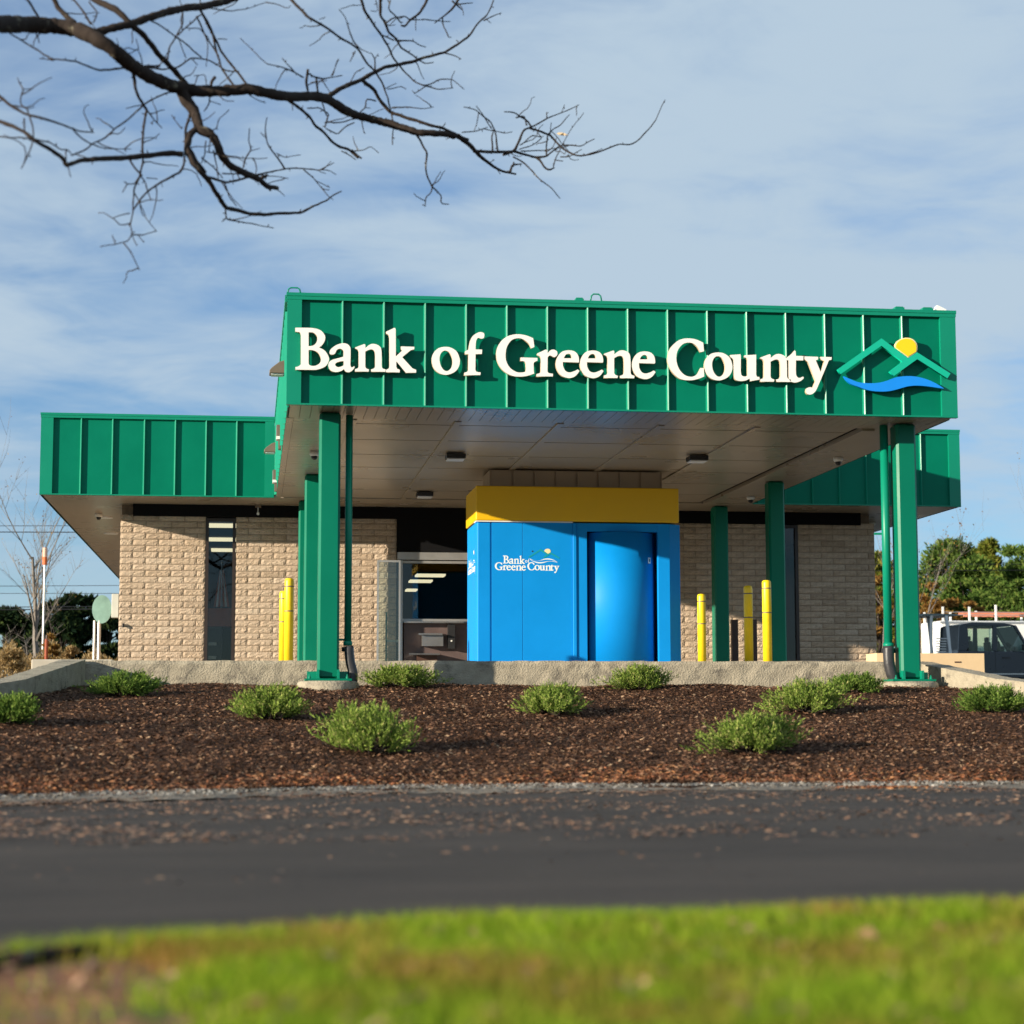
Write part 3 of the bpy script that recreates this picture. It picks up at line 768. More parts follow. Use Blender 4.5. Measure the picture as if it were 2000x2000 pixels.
for x_ in (.931, 9.215):
    column(x_, 26.593, ZC, True)
    column(x_, 33.53, ZP, False)
    column(x_, 38.02 - .35, ZP, False)
for (x_, l) in ((.931, 'round concrete footing under the front left green column'), (9.215, 'round concrete footing under the front right green column')):
    b = MB().lathe([(.43, .15), (.435, .36), (.42, ZC - .03), (.39, ZC - .003)], x_ + .15, 26.75, 28)
    tag(b.build('concrete_footing', M['conc'], smooth=True), l, 'footing')

# roof hardware
def ladder_hook(x, z, label, w=.13, h=.12):
    t = thing('roof_bracket', label, 'bracket', (x, YF + .1, z))
    MB().tube([(-w / 2 - .02, 0, 0), (-w / 2, 0, h * .8), (-w / 2 + .03, 0, h), (w / 2 - .03, 0, h), (w / 2, 0, h * .8), (w / 2 + .02, 0, 0)], .011, 8).build('loop', M['green_trim'], t, smooth=True)
    MB().box(-w / 2 - .03, w / 2 + .03, -.03, .03, -.004, .012).build('base', M['green_trim'], t)
ladder_hook(onY(575, 566, Y0)[0], ZT, 'looped metal bracket on the left end of the canopy roof', .15, .10)
ladder_hook(onY(1168, 580, Y0)[0], ZT, 'looped metal bracket near the middle of the canopy roof', .13, .13)
for u, l, w in ((1134, 'small flat green box beside the middle roof bracket', .06), (1761, 'first flat green box near the right end of the canopy roof', .07), (1816, 'second flat green box near the right end of the canopy roof', .08)):
    x = onY(u, 600, Y0)[0]
    b = MB().box(x - w, x + w, YF + .02, YF + .2, ZT + .002, ZT + .045).box(x - w * .8, x + w * .8, YF + .03, YF + .19, ZT + .046, ZT + .06)
    tag(b.build('roof_box', M['green_trim'], bevel=.004), l, 'box')
t = thing('roof_floodlight', 'small white floodlight on the right corner of the canopy roof', 'floodlight', (onY(1843, 605, Y0)[0], YF + .1, ZT))
MB().prismY([(-.09, .02), (.06, .0), (.08, .04), (-.05, .1)], -.05, .05).build('housing', M['white'], t)
MB().box(-.02, .02, -.02, .02, 0, .03).build('bracket', M['alu'], t)

# wall packs and floods on the left canopy side
def wallpack(y, z, label):
    t = thing('wall_lamp', label, 'lamp', (XL + .02, y, z), 'bronze wedge lamps on the canopy side')
    sh = [(-.01, .09), (-.10, .06), (-.20, -.02), (-.235, -.06), (-.235, -.10), (-.01, -.10)]
    MB().prismY(sh, -.13, .13).build('hood', M['bronze'], t, bevel=.008)
    MB().box(-.21, -.04, -.10, .10, -.115, -.101).build('lens', M['lens'], t)
wallpack(27.0, onY(548, 718, 27.0)[2], 'bronze wedge lamp sticking out high on the front left canopy side')
wallpack(36.0, onY(530, 874, 36.0)[2], 'bronze wedge lamp low down at the back of the canopy side')
def flood(u, v, y, label):
    z = onY(u, v, y)[2]
    t = thing('floodlight', label, 'floodlight', (XL + .02, y, z), 'white floodlights on the canopy side')
    MB().box(-.075, -.012, -.11, .11, -.02, .16).build('heat_sink', M['bronze'], t)
    for k in range(5): MB().box(-.085, -.076, -.10 + k * .05, -.085 + k * .05, 0, .15).build('fin', M['alu'], t)
    MB().box(-.085, -.01, -.11, .11, -.07, -.021).build('lens', M['white'], t)
    MB().box(-.05, -.005, -.08, .08, -.22, -.071).build('junction_box', M['bronze'], t)
flood(545, 851, 30.5, 'white floodlight with grey fins midway along the canopy side')
flood(536, 936, 35.0, 'smaller white floodlight near the wing end of the canopy side')
# ceiling lights
for (x_, y_, l) in ((3.25, 30.64, 'black canopy light with white lens nearest the front left column'), (3.24, 36.03, 'black canopy light with white lens deepest under the canopy'), (7.17, 30.4, 'black canopy light with white lens above right of the kiosk')):
    t = thing('canopy_light', l, 'light', (x_, y_, ZB - .012), 'square lights under the canopy')
    MB().box(-.155, .155, -.15, .15, -.075, -.0).build('housing', M['black'], t, bevel=.01)
    MB().box(-.14, .14, -.135, .135, -.10, -.076).build('lens', M['lens'], t, bevel=.012)
# security cameras
def dome(p, label):
    t = thing('security_camera', label, 'camera', tuple(p), 'dome cameras under the soffits')
    MB().lathe([(.075, -.002), (.078, -.05), (.06, -.075)], 0, 0, 16).build('mount', M['white'], t, smooth=True)
    MB().lathe([(.052, -.076), (.045, -.11), (.022, -.132)], 0, 0, 12).build('dome', M['black'], t, smooth=True)
zc = ZB - .002
for (u, v), l in (((1637, 893), 'white dome camera under the right canopy edge near the front'), ((1466, 969), 'white dome camera under the canopy behind the middle right column'),
                  ((193, 1003), 'white dome camera under the left wing soffit'), ((1703, 1020), 'white dome camera under the right wing soffit'),
                  ((614, 882), 'small grey camera under the left canopy edge by the front column')):
    p = onZ(u, v, zc); dome((p[0], p[1], zc), l)
for (u, v), l in (((217, 1041), 'faint round light further back under the left wing soffit'), ((205, 1010), 'faint round light nearer the front of the left wing soffit')):
    p = onZ(u, v, ZB); tag(MB().lathe([(.16, ZB - .025), (.17, ZB - .002)], p[0], p[1], 16).build('soffit_light', M['lens']), l, 'light', 'round lights in the left soffit')
t = thing('bullet_camera', 'small bullet camera hanging on the black header above the left wall', 'camera', (onY(504, 995, 38.6)[0], 38.6, ZB))
MB().box(-.06, .06, -.05, .05, -.06, -.001).build('mount', M['bronze'], t); MB().tube([(0, 0, -.06), (0, 0, -.17)], .014, 8).build('arm', M['alu'], t)
MB().tube([(0, -.06, -.19), (0, .05, -.17)], .028, 10).build('body', M['white'], t)
# wall fittings
p = onY(241, 1222, YB)
t = thing('hose_tap', 'small dark wall tap on the left brick wall', 'tap', (p[0], YB - .01, p[2]))
MB().tube([(0, .02, 0), (0, -.05, 0), (0, -.06, -.03)], .022, 10).build('spout', M['black'], t, smooth=True); MB().tube([(-.02, -.03, .03), (.02, -.03, .03)], .016, 8).build('handle', M['black'], t)
tag(MB().box(-2.70, -2.56, YB + .05, YB + .3, 1.95, 2.42).build('meter_box', M['paper'], bevel=.01), 'beige meter box on the outer left side of the brick wall', 'meter box')
t = thing('wall_outlet', 'white bait box standing at the foot of the lit brick', 'box', (2.02, YB - .35, ZP))
MB().box(-.09, .09, -.08, .08, 0, .13).build('housing', M['white'], t, bevel=.02); MB().box(-.03, .03, -.09, -.081, .01, .08).build('opening', M['bronze'], t)

# ================================================================ LETTERS
def cr_path(pts, seg=5):
    """pts: (x,y) smooth or (x,y,1) corner -> polyline"""
    n = len(pts); out = []
    P = [np.array(p[:2], float) for p in pts]; cor = [len(p) > 2 for p in pts]
    for i in range(n):
        a, b = P[i], P[(i + 1) % n]; ca, cb = cor[i], cor[(i + 1) % n]
        if ca and cb: out.append(a); continue
        pa = P[i - 1] if not ca else a - (b - a) * 0.0; pb = P[(i + 2) % n] if not cb else b
        ta = (b - pa) / 2 if not ca else (b - a) * .5; tb_ = (pb - a) / 2 if not cb else (b - a) * .5
        for k in range(seg):
            t = k / seg; h = (2 * t**3 - 3 * t**2 + 1, t**3 - 2 * t**2 + t, -2 * t**3 + 3 * t**2, t**3 - t**2)
            out.append(h[0] * a + h[1] * ta + h[2] * b + h[3] * tb_)
    return out
def c(*a): return (a[0], a[1], 1)
K1 = (560, 620, .15528); K2 = (820, 620, .15528); K3 = (1060, 640, .15528); K4 = (1280, 640, .19669); K5 = (1620, 640, .13458)
G = {}
G['B'] = (K1, [[c(108, 130), (310, 133), (420, 160), (478, 225), (480, 285), (448, 345), c(405, 378), (480, 420), (528, 500), (525, 560), (480, 620), (400, 652), (330, 660), c(110, 657), c(110, 625), (150, 614), c(178, 590), c(178, 220), (163, 188), c(108, 180)],
               [c(275, 187), (330, 190), (375, 225), (385, 270), (370, 320), (330, 355), c(275, 362)], [c(275, 408), (340, 415), (400, 450), (430, 520), (415, 575), (370, 605), (320, 611), c(285, 600), c(275, 580)]])
G['a'] = (K1, [[(540, 430), (560, 395), (620, 350), (700, 325), (760, 335), (795, 370), (803, 430), c(800, 600), (815, 630), c(850, 612), (850, 635), (820, 670), (780, 690), (740, 680), c(720, 650), (680, 675), (620, 688), (560, 670), (525, 620), (530, 570), (570, 535), (640, 515), c(712, 495), (715, 430), (700, 405), (665, 393), (630, 410), (605, 455), (575, 468), (545, 460)],
               [c(715, 552), (714, 600), (680, 620), (640, 625), (612, 605), (612, 582), (640, 563), (690, 550)]])
G['n'] = (K1, [[c(860, 378), c(975, 335), c(990, 345), c(988, 385), (1050, 340), (1110, 335), (1170, 365), (1192, 430), c(1195, 610), (1205, 640), c(1245, 655), c(1240, 685), c(1062, 682), c(1060, 655), (1098, 640), c(1112, 612), (1112, 480), (1105, 430), (1080, 405), (1040, 405), c(988, 430), c(988, 615), (1000, 640), c(1035, 655), c(1030, 682), c(858, 680), c(860, 650), (892, 640), c(905, 615), c(905, 430), (893, 405), c(862, 390)]])
G['k'] = (K1, [[c(1250, 180), c(1355, 130), c(1370, 145), c(1372, 492), c(1455, 414), c(1437, 404), c(1435, 365), c(1605, 370), c(1605, 400), c(1560, 412), c(1452, 500), c(1580, 640), c(1628, 660), c(1628, 695), c(1498, 697), c(1378, 550), c(1378, 620), c(1388, 645), c(1422, 660), c(1420, 692), c(1248, 688), c(1250, 660), c(1283, 642), c(1292, 612), c(1290, 260), (1280, 220), c(1252, 205)]])
G['o'] = (K2, [[(320, 370), (400, 385), (470, 440), (503, 540), (485, 630), (430, 690), (340, 722), (250, 705), (180, 645), (150, 550), (165, 460), (230, 390)],
               [(330, 418), (375, 445), (405, 510), (410, 580), (390, 640), (345, 675), (300, 660), (260, 600), (247, 520), (260, 460), (290, 425)]])
G['f'] = (K2, [[(810, 240), (808, 205), (780, 187), (735, 190), (670, 230), (630, 300), c(612, 405), c(570, 425), c(565, 460), c(610, 462), c(608, 665), (592, 685), c(560, 694), c(557, 728), c(760, 725), c(765, 692), (715, 684), c(698, 660), c(700, 462), c(780, 460), c(783, 405), c(700, 403), (705, 310), (720, 268), (740, 257), (770, 268), (798, 262)]])
G['G'] = (K2, [[(1215, 212), (1330, 225), c(1425, 262), c(1440, 372), c(1400, 390), (1370, 330), (1300, 275), (1225, 262), (1150, 290), (1095, 370), (1078, 470), (1090, 560), (1140, 640), (1220, 688), (1290, 692), c(1328, 682), c(1335, 640), c(1330, 575), (1310, 552), c(1265, 548), c(1268, 503), c(1480, 510), c(1478, 545), (1442, 560), c(1430, 582), c(1432, 680), c(1440, 705), (1350, 735), (1250, 745), (1150, 730), (1050, 670), (985, 580), (962, 480), (975, 380), (1030, 290), (1110, 235)]])
G['r'] = (K2, [[c(1475, 455), c(1580, 405), c(1605, 410), c(1607, 452), (1640, 415), (1685, 405), (1725, 430), (1725, 475), (1690, 500), (1655, 485), (1630, 480), c(1607, 502), c(1605, 680), (1622, 700), c(1675, 710), c(1672, 742), c(1465, 742), c(1468, 712), (1505, 702), c(1520, 680), c(1522, 510), (1508, 490), c(1478, 475)]])
G['e'] = (K3, [[(320, 285), (400, 300), (445, 350), (457, 415), c(450, 438), c(252, 432), (257, 490), (287, 545), (335, 563), (390, 550), c(440, 525), c(462, 545), (420, 600), (370, 628), (310, 632), (230, 600), (180, 530), (165, 450), (185, 370), (240, 305)],
               [c(262, 385), (288, 342), (325, 328), (355, 345), c(366, 385)]])
G['C'] = (K4, [[(340, 107), (410, 120), c(475, 150), c(482, 235), c(445, 243), (420, 195), (380, 160), (330, 148), (270, 165), (220, 230), (208, 320), (235, 410), (290, 470), (360, 488), (410, 465), (436, 425), c(448, 400), c(480, 402), c(485, 485), (420, 510), (340, 523), (250, 510), (180, 455), (135, 380), (120, 310), (145, 210), (210, 140), (270, 112)]])
G['u'] = (K4, [[c(742, 272), c(845, 265), c(848, 290), (848, 440), (862, 478), (890, 485), c(915, 475), c(913, 315), (903, 300), c(880, 295), c(885, 275), c(1000, 268), c(1000, 465), (1010, 488), c(1032, 488), c(1035, 515), c(940, 532), c(935, 505), (895, 525), (835, 530), (790, 510), (778, 450), c(775, 320), (762, 302), c(745, 295)]])
G['t'] = (K4, [[c(1300, 300), (1350, 262), c(1383, 225), c(1392, 235), c(1395, 280), c(1470, 283), c(1468, 325), c(1395, 325), (1395, 450), (1405, 485), (1430, 500), c(1465, 485), c(1475, 500), (1440, 530), (1390, 545), (1345, 535), (1325, 500), (1322, 430), c(1322, 325), c(1300, 322)]])
G['y'] = (K4, [[c(1480, 285), c(1615, 290), c(1615, 315), c(1592, 325), c(1640, 440), c(1680, 330), c(1642, 316), c(1640, 290), c(1750, 293), c(1748, 318), c(1722, 325), (1610, 590), (1580, 640), (1550, 662), (1515, 662), (1495, 640), (1500, 605), (1530, 592), c(1560, 597), c(1590, 530), c(1515, 340), c(1482, 315)]])
def src(ch):          # outlines in photograph pixels
    (ox, oy, s), loops = G[ch]
    return [[(ox + p[0] * s, oy + p[1] * s) for p in cr_path(l)] for l in loops]
def shift(loops, a, b):
    return [[(x + b[0] - a[0], y + b[1] - a[1]) for x, y in l] for l in loops]
WORDS = []
na = (560 + 860 * .15528, 620 + 378 * .15528); oa = (820 + 326 * .15528, 620 + 546 * .15528); ea = (0, 0)
WORDS += [('B', src('B')), ('a', src('a')), ('n', src('n')), ('k', src('k')), ('o', src('o')), ('f', src('f')), ('G', src('G')), ('r', src('r')),
          ('e', src('e')), ('e', shift(src('e'), (0, 0), (303 * .15528, 2 * .15528))),
          ('n', shift(src('n'), na, (1060 + 770 * .15528, 640 + 330 * .15528))), ('e', shift(src('e'), (0, 0), (957 * .15528, 14 * .15528))),
          ('C', src('C')), ('o', shift(src('o'), oa, (1280 + 625 * .19669, 640 + 385 * .19669))), ('u', src('u')),
          ('n', shift(src('n'), na, (1280 + 1042 * .19669, 640 + 297 * .19669))), ('t', src('t')), ('y', src('y'))]
def fill_mesh(loops3d, y0, y1, mats, bev=0.0):
    """loops in XZ -> solid between y0 (front) and y1 (back) through a filled 2D curve"""
    cu = bpy.data.curves.new('c', 'CURVE'); cu.dimensions = '2D'; cu.fill_mode = 'BOTH'
    for l in loops3d:
        sp = cu.splines.new('POLY'); sp.points.add(len(l) - 1); sp.use_cyclic_u = True
        for i, (x, z) in enumerate(l): sp.points[i].co = (x, z, 0, 1)
    cu.extrude = (y1 - y0) / 2
    o = bpy.data.objects.new('tmp', cu); COL.objects.link(o)
    dg = bpy.context.evaluated_depsgraph_get()
    me = bpy.data.meshes.new_from_object(o.evaluated_get(dg), depsgraph=dg)
    bpy.data.objects.remove(o); bpy.data.curves.remove(cu)
    n = len(me.vertices); a = np.zeros(n * 3); me.vertices.foreach_get('co', a); a = a.reshape(-1, 3)
    a = np.stack([a[:, 0], (y0 + y1) / 2 - a[:, 2], a[:, 1]], -1); me.vertices.foreach_set('co', a.ravel()); me.update()
    me.materials.clear()
    for m in mats: me.materials.append(m)
    if len(mats) > 1:
        for p in me.polygons: p.material_index = 0 if abs(p.normal.y) > .9 else 1
    return me
YL = Y0 - .012
sg = thing('bank_sign', 'raised cream lettering Bank of Greene County across the green canopy front', 'sign', (5.0, YL - .05, 5.0))
for ch, loops in WORDS:
    L3 = [[(onY(u, v, YL - .05)[0], onY(u, v, YL - .05)[2]) for u, v in l] for l in loops]
    o = link('letter', fill_mesh(L3, YL - .055, YL - .004, [M['letter'], M['letter_side']]), None, sg)
    o.location = -Vector(sg.location)
em = thing('bank_emblem', 'green rooflines, yellow sun and blue wave emblem right of the bank name', 'emblem', (9.2, YL - .05, 5.0))
def em_pts(l): return [(K5[0] + p[0] * K5[2], K5[1] + p[1] * K5[2]) for p in cr_path(l, 6)]
roofl = [c(118, 605), c(755, 155), c(1140, 437), c(1270, 355), c(1757, 665), c(1712, 735), c(1275, 455), c(935, 700), c(870, 635), c(1060, 492), c(755, 262), c(160, 675)]
sunl = [c(953, 290), (958, 240), (1010, 175), (1112, 145), (1205, 165), (1262, 225), (1275, 290), c(1268, 352), c(1140, 434)]
suni = [c(966, 288), (972, 245), (1020, 188), (1112, 158), (1196, 176), (1250, 233), (1262, 290), c(1257, 347), c(1140, 418)]
wavel = [c(210, 705), (300, 745), (420, 790), (560, 805), (700, 800), (830, 770), (960, 722), (1080, 705), (1220, 705), (1370, 735), (1500, 785), (1600, 840), c(1665, 885), (1560, 870), (1400, 848), (1250, 840), (1120, 855), (980, 895), (850, 922), (700, 925), (560, 905), (430, 860), (320, 820), (250, 765)]
def to3(pts, y): return [(onY(u, v, y)[0], onY(u, v, y)[2]) for u, v in pts]
for nm, l, m, y0, y1 in (('roofline', roofl, 'logo_green', YL - .055, YL - .004), ('sun_disc', sunl, 'logo_pale', YL - .058, YL - .006),
                         ('sun_face', suni, 'logo_yellow', YL - .064, YL - .0585), ('wave', wavel, 'logo_blue', YL - .055, YL - .004)):
    o = link(nm, fill_mesh([to3(em_pts(l), y0)], y0, y1, [M[m]]), None, em); o.location = -Vector(em.location)

# ================================================================ KIOSK
YK = 32.3
def kx(u, v=1150): return onY(u, v, YK)[0]
def kz(v, u=1100): return onY(u, v, YK)[2]
KX0, KX1 = kx(931.5), kx(1326)
KZT = kz(951); KZY = kz(1021)
KYB = 33.80
K = thing('teller_kiosk', 'bright blue drive-up kiosk with a yellow top band and curved door', 'kiosk', (5.5, 33.5, ZP))
def kp(mb, name, m, **k): return part(mb, name, m, K, **k)
sx = [KX0, kx(960), kx(1020.6), kx(1119), kx(1126.4), kx(1147), kx(1285.8), kx(1309), kx(1330)]
g = .003
kp(MB().box(KX0 - .02, KX1 + .01, YK - .03, KYB, KZY + .022, KZT), 'yellow_band', M['yellow'], bevel=.02, seg=3)
kp(MB().box(KX0 - .018, sx[3], YK - .028, YK + .3, KZY, KZY + .018), 'white_trim', M['white'])
# blue front panels, each its own sheet, with the rounded left corner
kp(MB().box(sx[0], sx[1] - g, YK, YK + .08, ZP, KZY - .002), 'front_panel', M['blue'], bevel=.03, seg=4)
kp(MB().box(sx[1] + g, sx[2] - g, YK + .001, YK + .08, ZP, KZY - .002), 'front_panel', M['blue'], bevel=.003)
kp(MB().box(sx[2] + g, sx[3] - g, YK + .001, YK + .08, ZP, KZY - .002), 'front_panel', M['blue'], bevel=.003)
kp(MB().box(sx[3], sx[4], YK - .02, YK + .08, ZP, KZY - .002), 'corner_post', M['blue'], bevel=.012, seg=3)
DZ = kz(1037)
kp(MB().box(sx[4] + g, sx[5], YK + .004, YK + .10, ZP, KZY - .002), 'door_jamb', M['blue'], bevel=.004)
kp(MB().box(sx[5], sx[6], YK + .004, YK + .10, DZ, KZY - .002), 'door_head', M['blue'])
kp(MB().box(sx[6], sx[7], YK + .0, YK + .10, ZP, KZY - .002), 'door_jamb', M['blue'], bevel=.006)
kp(MB().prism([(sx[7], YK + .002), (sx[8] + .02, YK + .14), (sx[8] + .02, YK + .3), (sx[7], YK + .3)], ZP, KZY - .004), 'corner_panel', M['blue'])
# side and back panels
yy = YK + .085
for k in range(2):
    kp(MB().box(KX0, KX0 + .05, yy + k * .68 + g, yy + (k + 1) * .68 - g, ZP, KZY - .002), 'side_panel', M['blue'], bevel=.004)
kp(MB().box(sx[8] - .04, sx[8] + .02, YK + .31, KYB - .1, ZP, KZY - .002), 'side_panel', M['blue'])
kp(MB().box(KX0 + .06, sx[8] - .05, KYB - .15, KYB - .1, ZP, KZY - .002), 'rear_panel', M['blue'])
# recess + curved door
kp(MB().box(sx[5] - .03, sx[6] + .03, YK + .62, YK + .66, ZP, DZ + .05), 'recess_back', M['black'])
dc = (sx[5] + sx[6]) / 2; hw = (sx[6] - sx[5]) / 2 - .045; Rr = hw * 1.32
db = MB(); n = 28; am = math.asin(hw / Rr); V = []
for k in range(n + 1):
    a = -am + 2 * am * k / n
    V += [(dc + Rr * math.sin(a), YK - .08 + Rr * (1 - math.cos(a)), ZP + .01), (dc + Rr * math.sin(a), YK - .08 + Rr * (1 - math.cos(a)), DZ - .012)]
db._add(V, [(2 * k, 2 * k + 2, 2 * k + 3, 2 * k + 1) for k in range(n)])
d = kp(db, 'curved_door', M['blue'], smooth=True); sm = d.modifiers.new('thickness', 'SOLIDIFY'); sm.thickness = .02; sm.offset = -1
# handle plate on the door
hx = kx(1270, 1094); hz = kz(1094, 1270); a = math.asin((hx - dc) / Rr); hy = YK - .08 + Rr * (1 - math.cos(a))
hb = MB().box(-.030, .030, -.008, 0, -.05, .05); o = hb.build('lock_plate', M['white'], d); o.location = (hx, hy, hz); o.rotation_euler = (0, 0, a)
hb = MB().box(-.012, .012, -.012, -.0085, -.022, .022); o = hb.build('lock_slot', M['black'], d); o.location = (hx, hy, hz); o.rotation_euler = (0, 0, a)
# printed logo
def fit_words(items, x0, x1, ytop, ybase, ref):
    """scale letters (photo px outlines) so that ref box -> target px box"""
    rx0, rx1, ry0, ry1 = ref
    out = []
    for ch, loops in items:
        out.append([[(x0 + (x - rx0) / (rx1 - rx0) * (x1 - x0), ytop + (y - ry0) / (ry1 - ry0) * (ybase - ytop)) for x, y in l] for l in loops])
    return out
def k6(x, y): return (940 + x * .09317, 1060 + y * .09317)
def bbox(it): 
    P = [p for _, ls in it for l in ls for p in l]; return min(p[0] for p in P), max(p[0] for p in P)
bank = WORDS[0:4]; gre = WORDS[6:12]; cou = WORDS[12:18]; of_ = WORDS[4:6]
bx = bbox(bank); gx = bbox(gre); cx_ = bbox(cou); ox_ = bbox(of_)
logo_white = []
logo_white += fit_words(bank, *[k6(455, 0)[0], k6(915, 0)[0], k6(0, 268)[1], k6(0, 442)[1]], (bx[0], bx[1], 640.2, 726))
logo_white += fit_words(of_, *[k6(918, 0)[0], k6(1010, 0)[0], k6(0, 340)[1], k6(0, 415)[1]], (ox_[0], ox_[1], 650, 732))
logo_white += fit_words(gre, *[k6(285, 0)[0], k6(935, 0)[0], k6(0, 410)[1], k6(0, 580)[1]], (gx[0], gx[1], 652.9, 738))
logo_white += fit_words(cou, *[k6(965, 0)[0], k6(1635, 0)[0], k6(0, 410)[1], k6(0, 583)[1]], (cx_[0], cx_[1], 661, 745))
def decal(loops_list, m, name, y, parent=K):
    mbx = MB(); vs = []; 
    objs = []
    allv = []; allf = []
    for loops in loops_list:
        me = fill_mesh([[(onY(u, v, y)[0], onY(u, v, y)[2]) for u, v in l] for l in loops], y - .0008, y, [m])
        b = len(allv); allv += [tuple(v.co) for v in me.vertices]; allf += [tuple(b + i for i in p.vertices) for p in me.polygons]
        bpy.data.meshes.remove(me)
    me = bpy.data.meshes.new('mesh'); me.from_pydata(allv, [], allf); me.materials.append(m)
    o = link(name, me, None, parent); o.location = -Vector(parent.location); return o
decal(logo_white, M['vinyl'], 'printed_lettering', YK - .001)
def mini(l, sc=(.405, .405), org=(0, 0)):     # emblem fitted into the small logo
    P = cr_path(l, 4); return [(k6(990 + (x - 118) * .40, 130 + (y - 155) * .36)) for x, y in P]
wv = cr_path(wavel, 4); wv_in = [((x - 940) * .93 + 940, (y - 812) * .55 + 812) for x, y in wv]
decal([[mini(roofl)]], M['teal_vinyl'], 'printed_roofline', YK - .001)
decal([[mini(sunl)]], M['logo_pale'], 'printed_sun', YK - .0022)
m_ = [k6(990 + (x - 118) * .40 - 10, 330 + (y - 705) * .46) for x, y in wv]; m2 = [k6(990 + (x - 118) * .40 - 10, 330 + (y - 705) * .46) for x, y in wv_in]
decal([[m_, m2]], M['vinyl'], 'printed_wave', YK - .0022)
# screw hole
p = onY(1040, 1076.8, YK); kp(MB().box(p[0] - .012, p[0] + .012, YK - .002, YK, p[2] - .012, p[2] + .012), 'bolt', M['black'])
# logo on the left side face (seen nearly edge-on): same decal turned 90 degrees
for nm in ('printed_lettering', 'printed_sun', 'printed_wave'):
    s0 = [o for o in K.children if o.name.startswith(nm)][0]
    dup = s0.copy(); COL.objects.link(dup); dup.parent = K
    # rotate about Z by -90deg : (x,y)->( y,-x ) then move onto the side plane
    cxm = onY(1032, 1100, YK)[0]
    dup.rotation_euler = (0, 0, R(-90))
    Mx = Matrix.Rotation(R(-90), 4, 'Z'); cpt = Mx @ Vector((cxm, YK, 0))
    dup.location = Vector((KX0 - .002, 33.05, 0)) - cpt - Vector((K.location.x, K.location.y, K.location.z))

# ================================================================ BOLLARDS
def bollard(x, y, h):
    t = thing('bollard', '', 'bollard', (x, y, ZP), 'yellow bollards under the canopy')
    r = .0715
    MB().lathe([(r, 0), (r, h - .05), (r * .93, h - .02), (r * .7, h - .004), (r * .3, h)], 0, 0, 24).build('sleeve', M['bollard'], t, smooth=True)
    for z in (h - .14, h - .52): MB().lathe([(r + .0015, z), (r + .0025, z + .004), (r + .0025, z + .014), (r + .0015, z + .018)], 0, 0, 24).build('band', M['bronze'], t, smooth=True)
    return t
for (x, y, zt, l) in ((.535, 30, 2.13, 'taller yellow bollard of the pair on the left, nearer the green columns'),
                      (.487, 32, 2.06, 'shorter yellow bollard of the left pair, against the brick'),
                      (8.02, 29.4, 2.116, 'tallest right yellow bollard directly beside the green column'),
                      (7.863, 29.94, 2.066, 'shaded yellow bollard between the two dark brown posts'),
                      (7.615, 32.1, 2.067, 'yellow bollard nearest the right side of the blue kiosk')):
    if x < 1: x += .07
    bollard(x, y, zt - ZP)['label'] = l
for (u0, u1, l) in ((1430, 1442, 'short dark brown post left of the shaded bollard'), (1471, 1479, 'short dark brown post between the two rightmost bollards')):
    x0, x1 = onY(u0, 1250, 35)[0], onY(u1, 1250, 35)[0]; zt = onY(u0, 1210, 35)[2]
    tag(MB().box(x0, x1, 35, 35.1, ZP, zt).build('brown_post', M['brown'], bevel=.004), l, 'post', 'short brown posts')
# ================================================================ DOWNSPOUTS
def downspout(x, r, zend, boot, label, m, y=26.8, brk=()):
    t = thing('downspout', label, 'downspout', (x, y, zend))
    MB().tube([(0, 0, 0), (0, 0, ZB - zend - .01)], r, 20).build('pipe', m, t, smooth=True)
    MB().tube([(0, 0, -.04), (0, 0, .02)], r * 1.25, 20).build('coupling', m, t, smooth=True)
    pts = [(bx - x, by - y, bz - zend) for bx, by, bz in boot]
    # smooth path
    P = []
    for i in range(len(pts) - 1):
        for k in range(5):
            s = k / 5; P.append(tuple(pts[i][a] + (pts[i + 1][a] - pts[i][a]) * s for a in range(3)))
    P.append(pts[-1])
    for _ in range(3): P = [P[0]] + [tuple((P[i - 1][a] + 2 * P[i][a] + P[i + 1][a]) / 4 for a in range(3)) for i in range(1, len(P) - 1)] + [P[-1]]
    MB().tube(P, r * 1.32, 20).build('boot', M['blackpipe'], t, smooth=True)
    MB().tube([(0, 0, -.12), (0, 0, -.06)], r * 1.7, 20).build('collar', M['black'], t, smooth=True)
    for z in brk: MB().box(-.16, 0, r * .5, r * .5 + .02, z - zend, z - zend + .03).build('strap', m, t)
q = lambda u, v: tuple(onY(u, v, 26.72))
downspout(1.352, .050, q(681, 1255)[2], [q(681, 1262), q(683, 1290), q(690, 1315), q(689, 1335), q(677, 1352)], 'dark green downspout with curved black boot beside the front left column', M['green_trim'], brk=(q(681, 1251)[2],))
downspout(9.095, .060, q(1735, 1258)[2], [q(1735, 1262), q(1736, 1295), q(1742, 1320), q(1758, 1345)], 'shiny green downspout with black boot left of the front right column', M['green_trim'], brk=(2.6,))

# tan barrier block right
for (u0, u1, v0, l) in ((1712, 1923, 1275, 'tan boxed timber barrier behind the sloping wing wall on the right'),):
    x0, x1 = onY(u0, 1290, 28.3)[0], onY(u1, 1290, 28.3)[0]
    t = thing('tan_barrier', l, 'barrier', (x0, 28.3, .4))
    w = x1 - x0; b_ = .93 - .4
    MB().box(0, w, 0, .5, 0, onY(1860, 1276, 28.3)[2] - .4).build('box', M['cream'], t, bevel=.006)
    MB().box(w * .72, w * .78, -.006, -.001, .40, .42).build('slot', M['brown'], t)

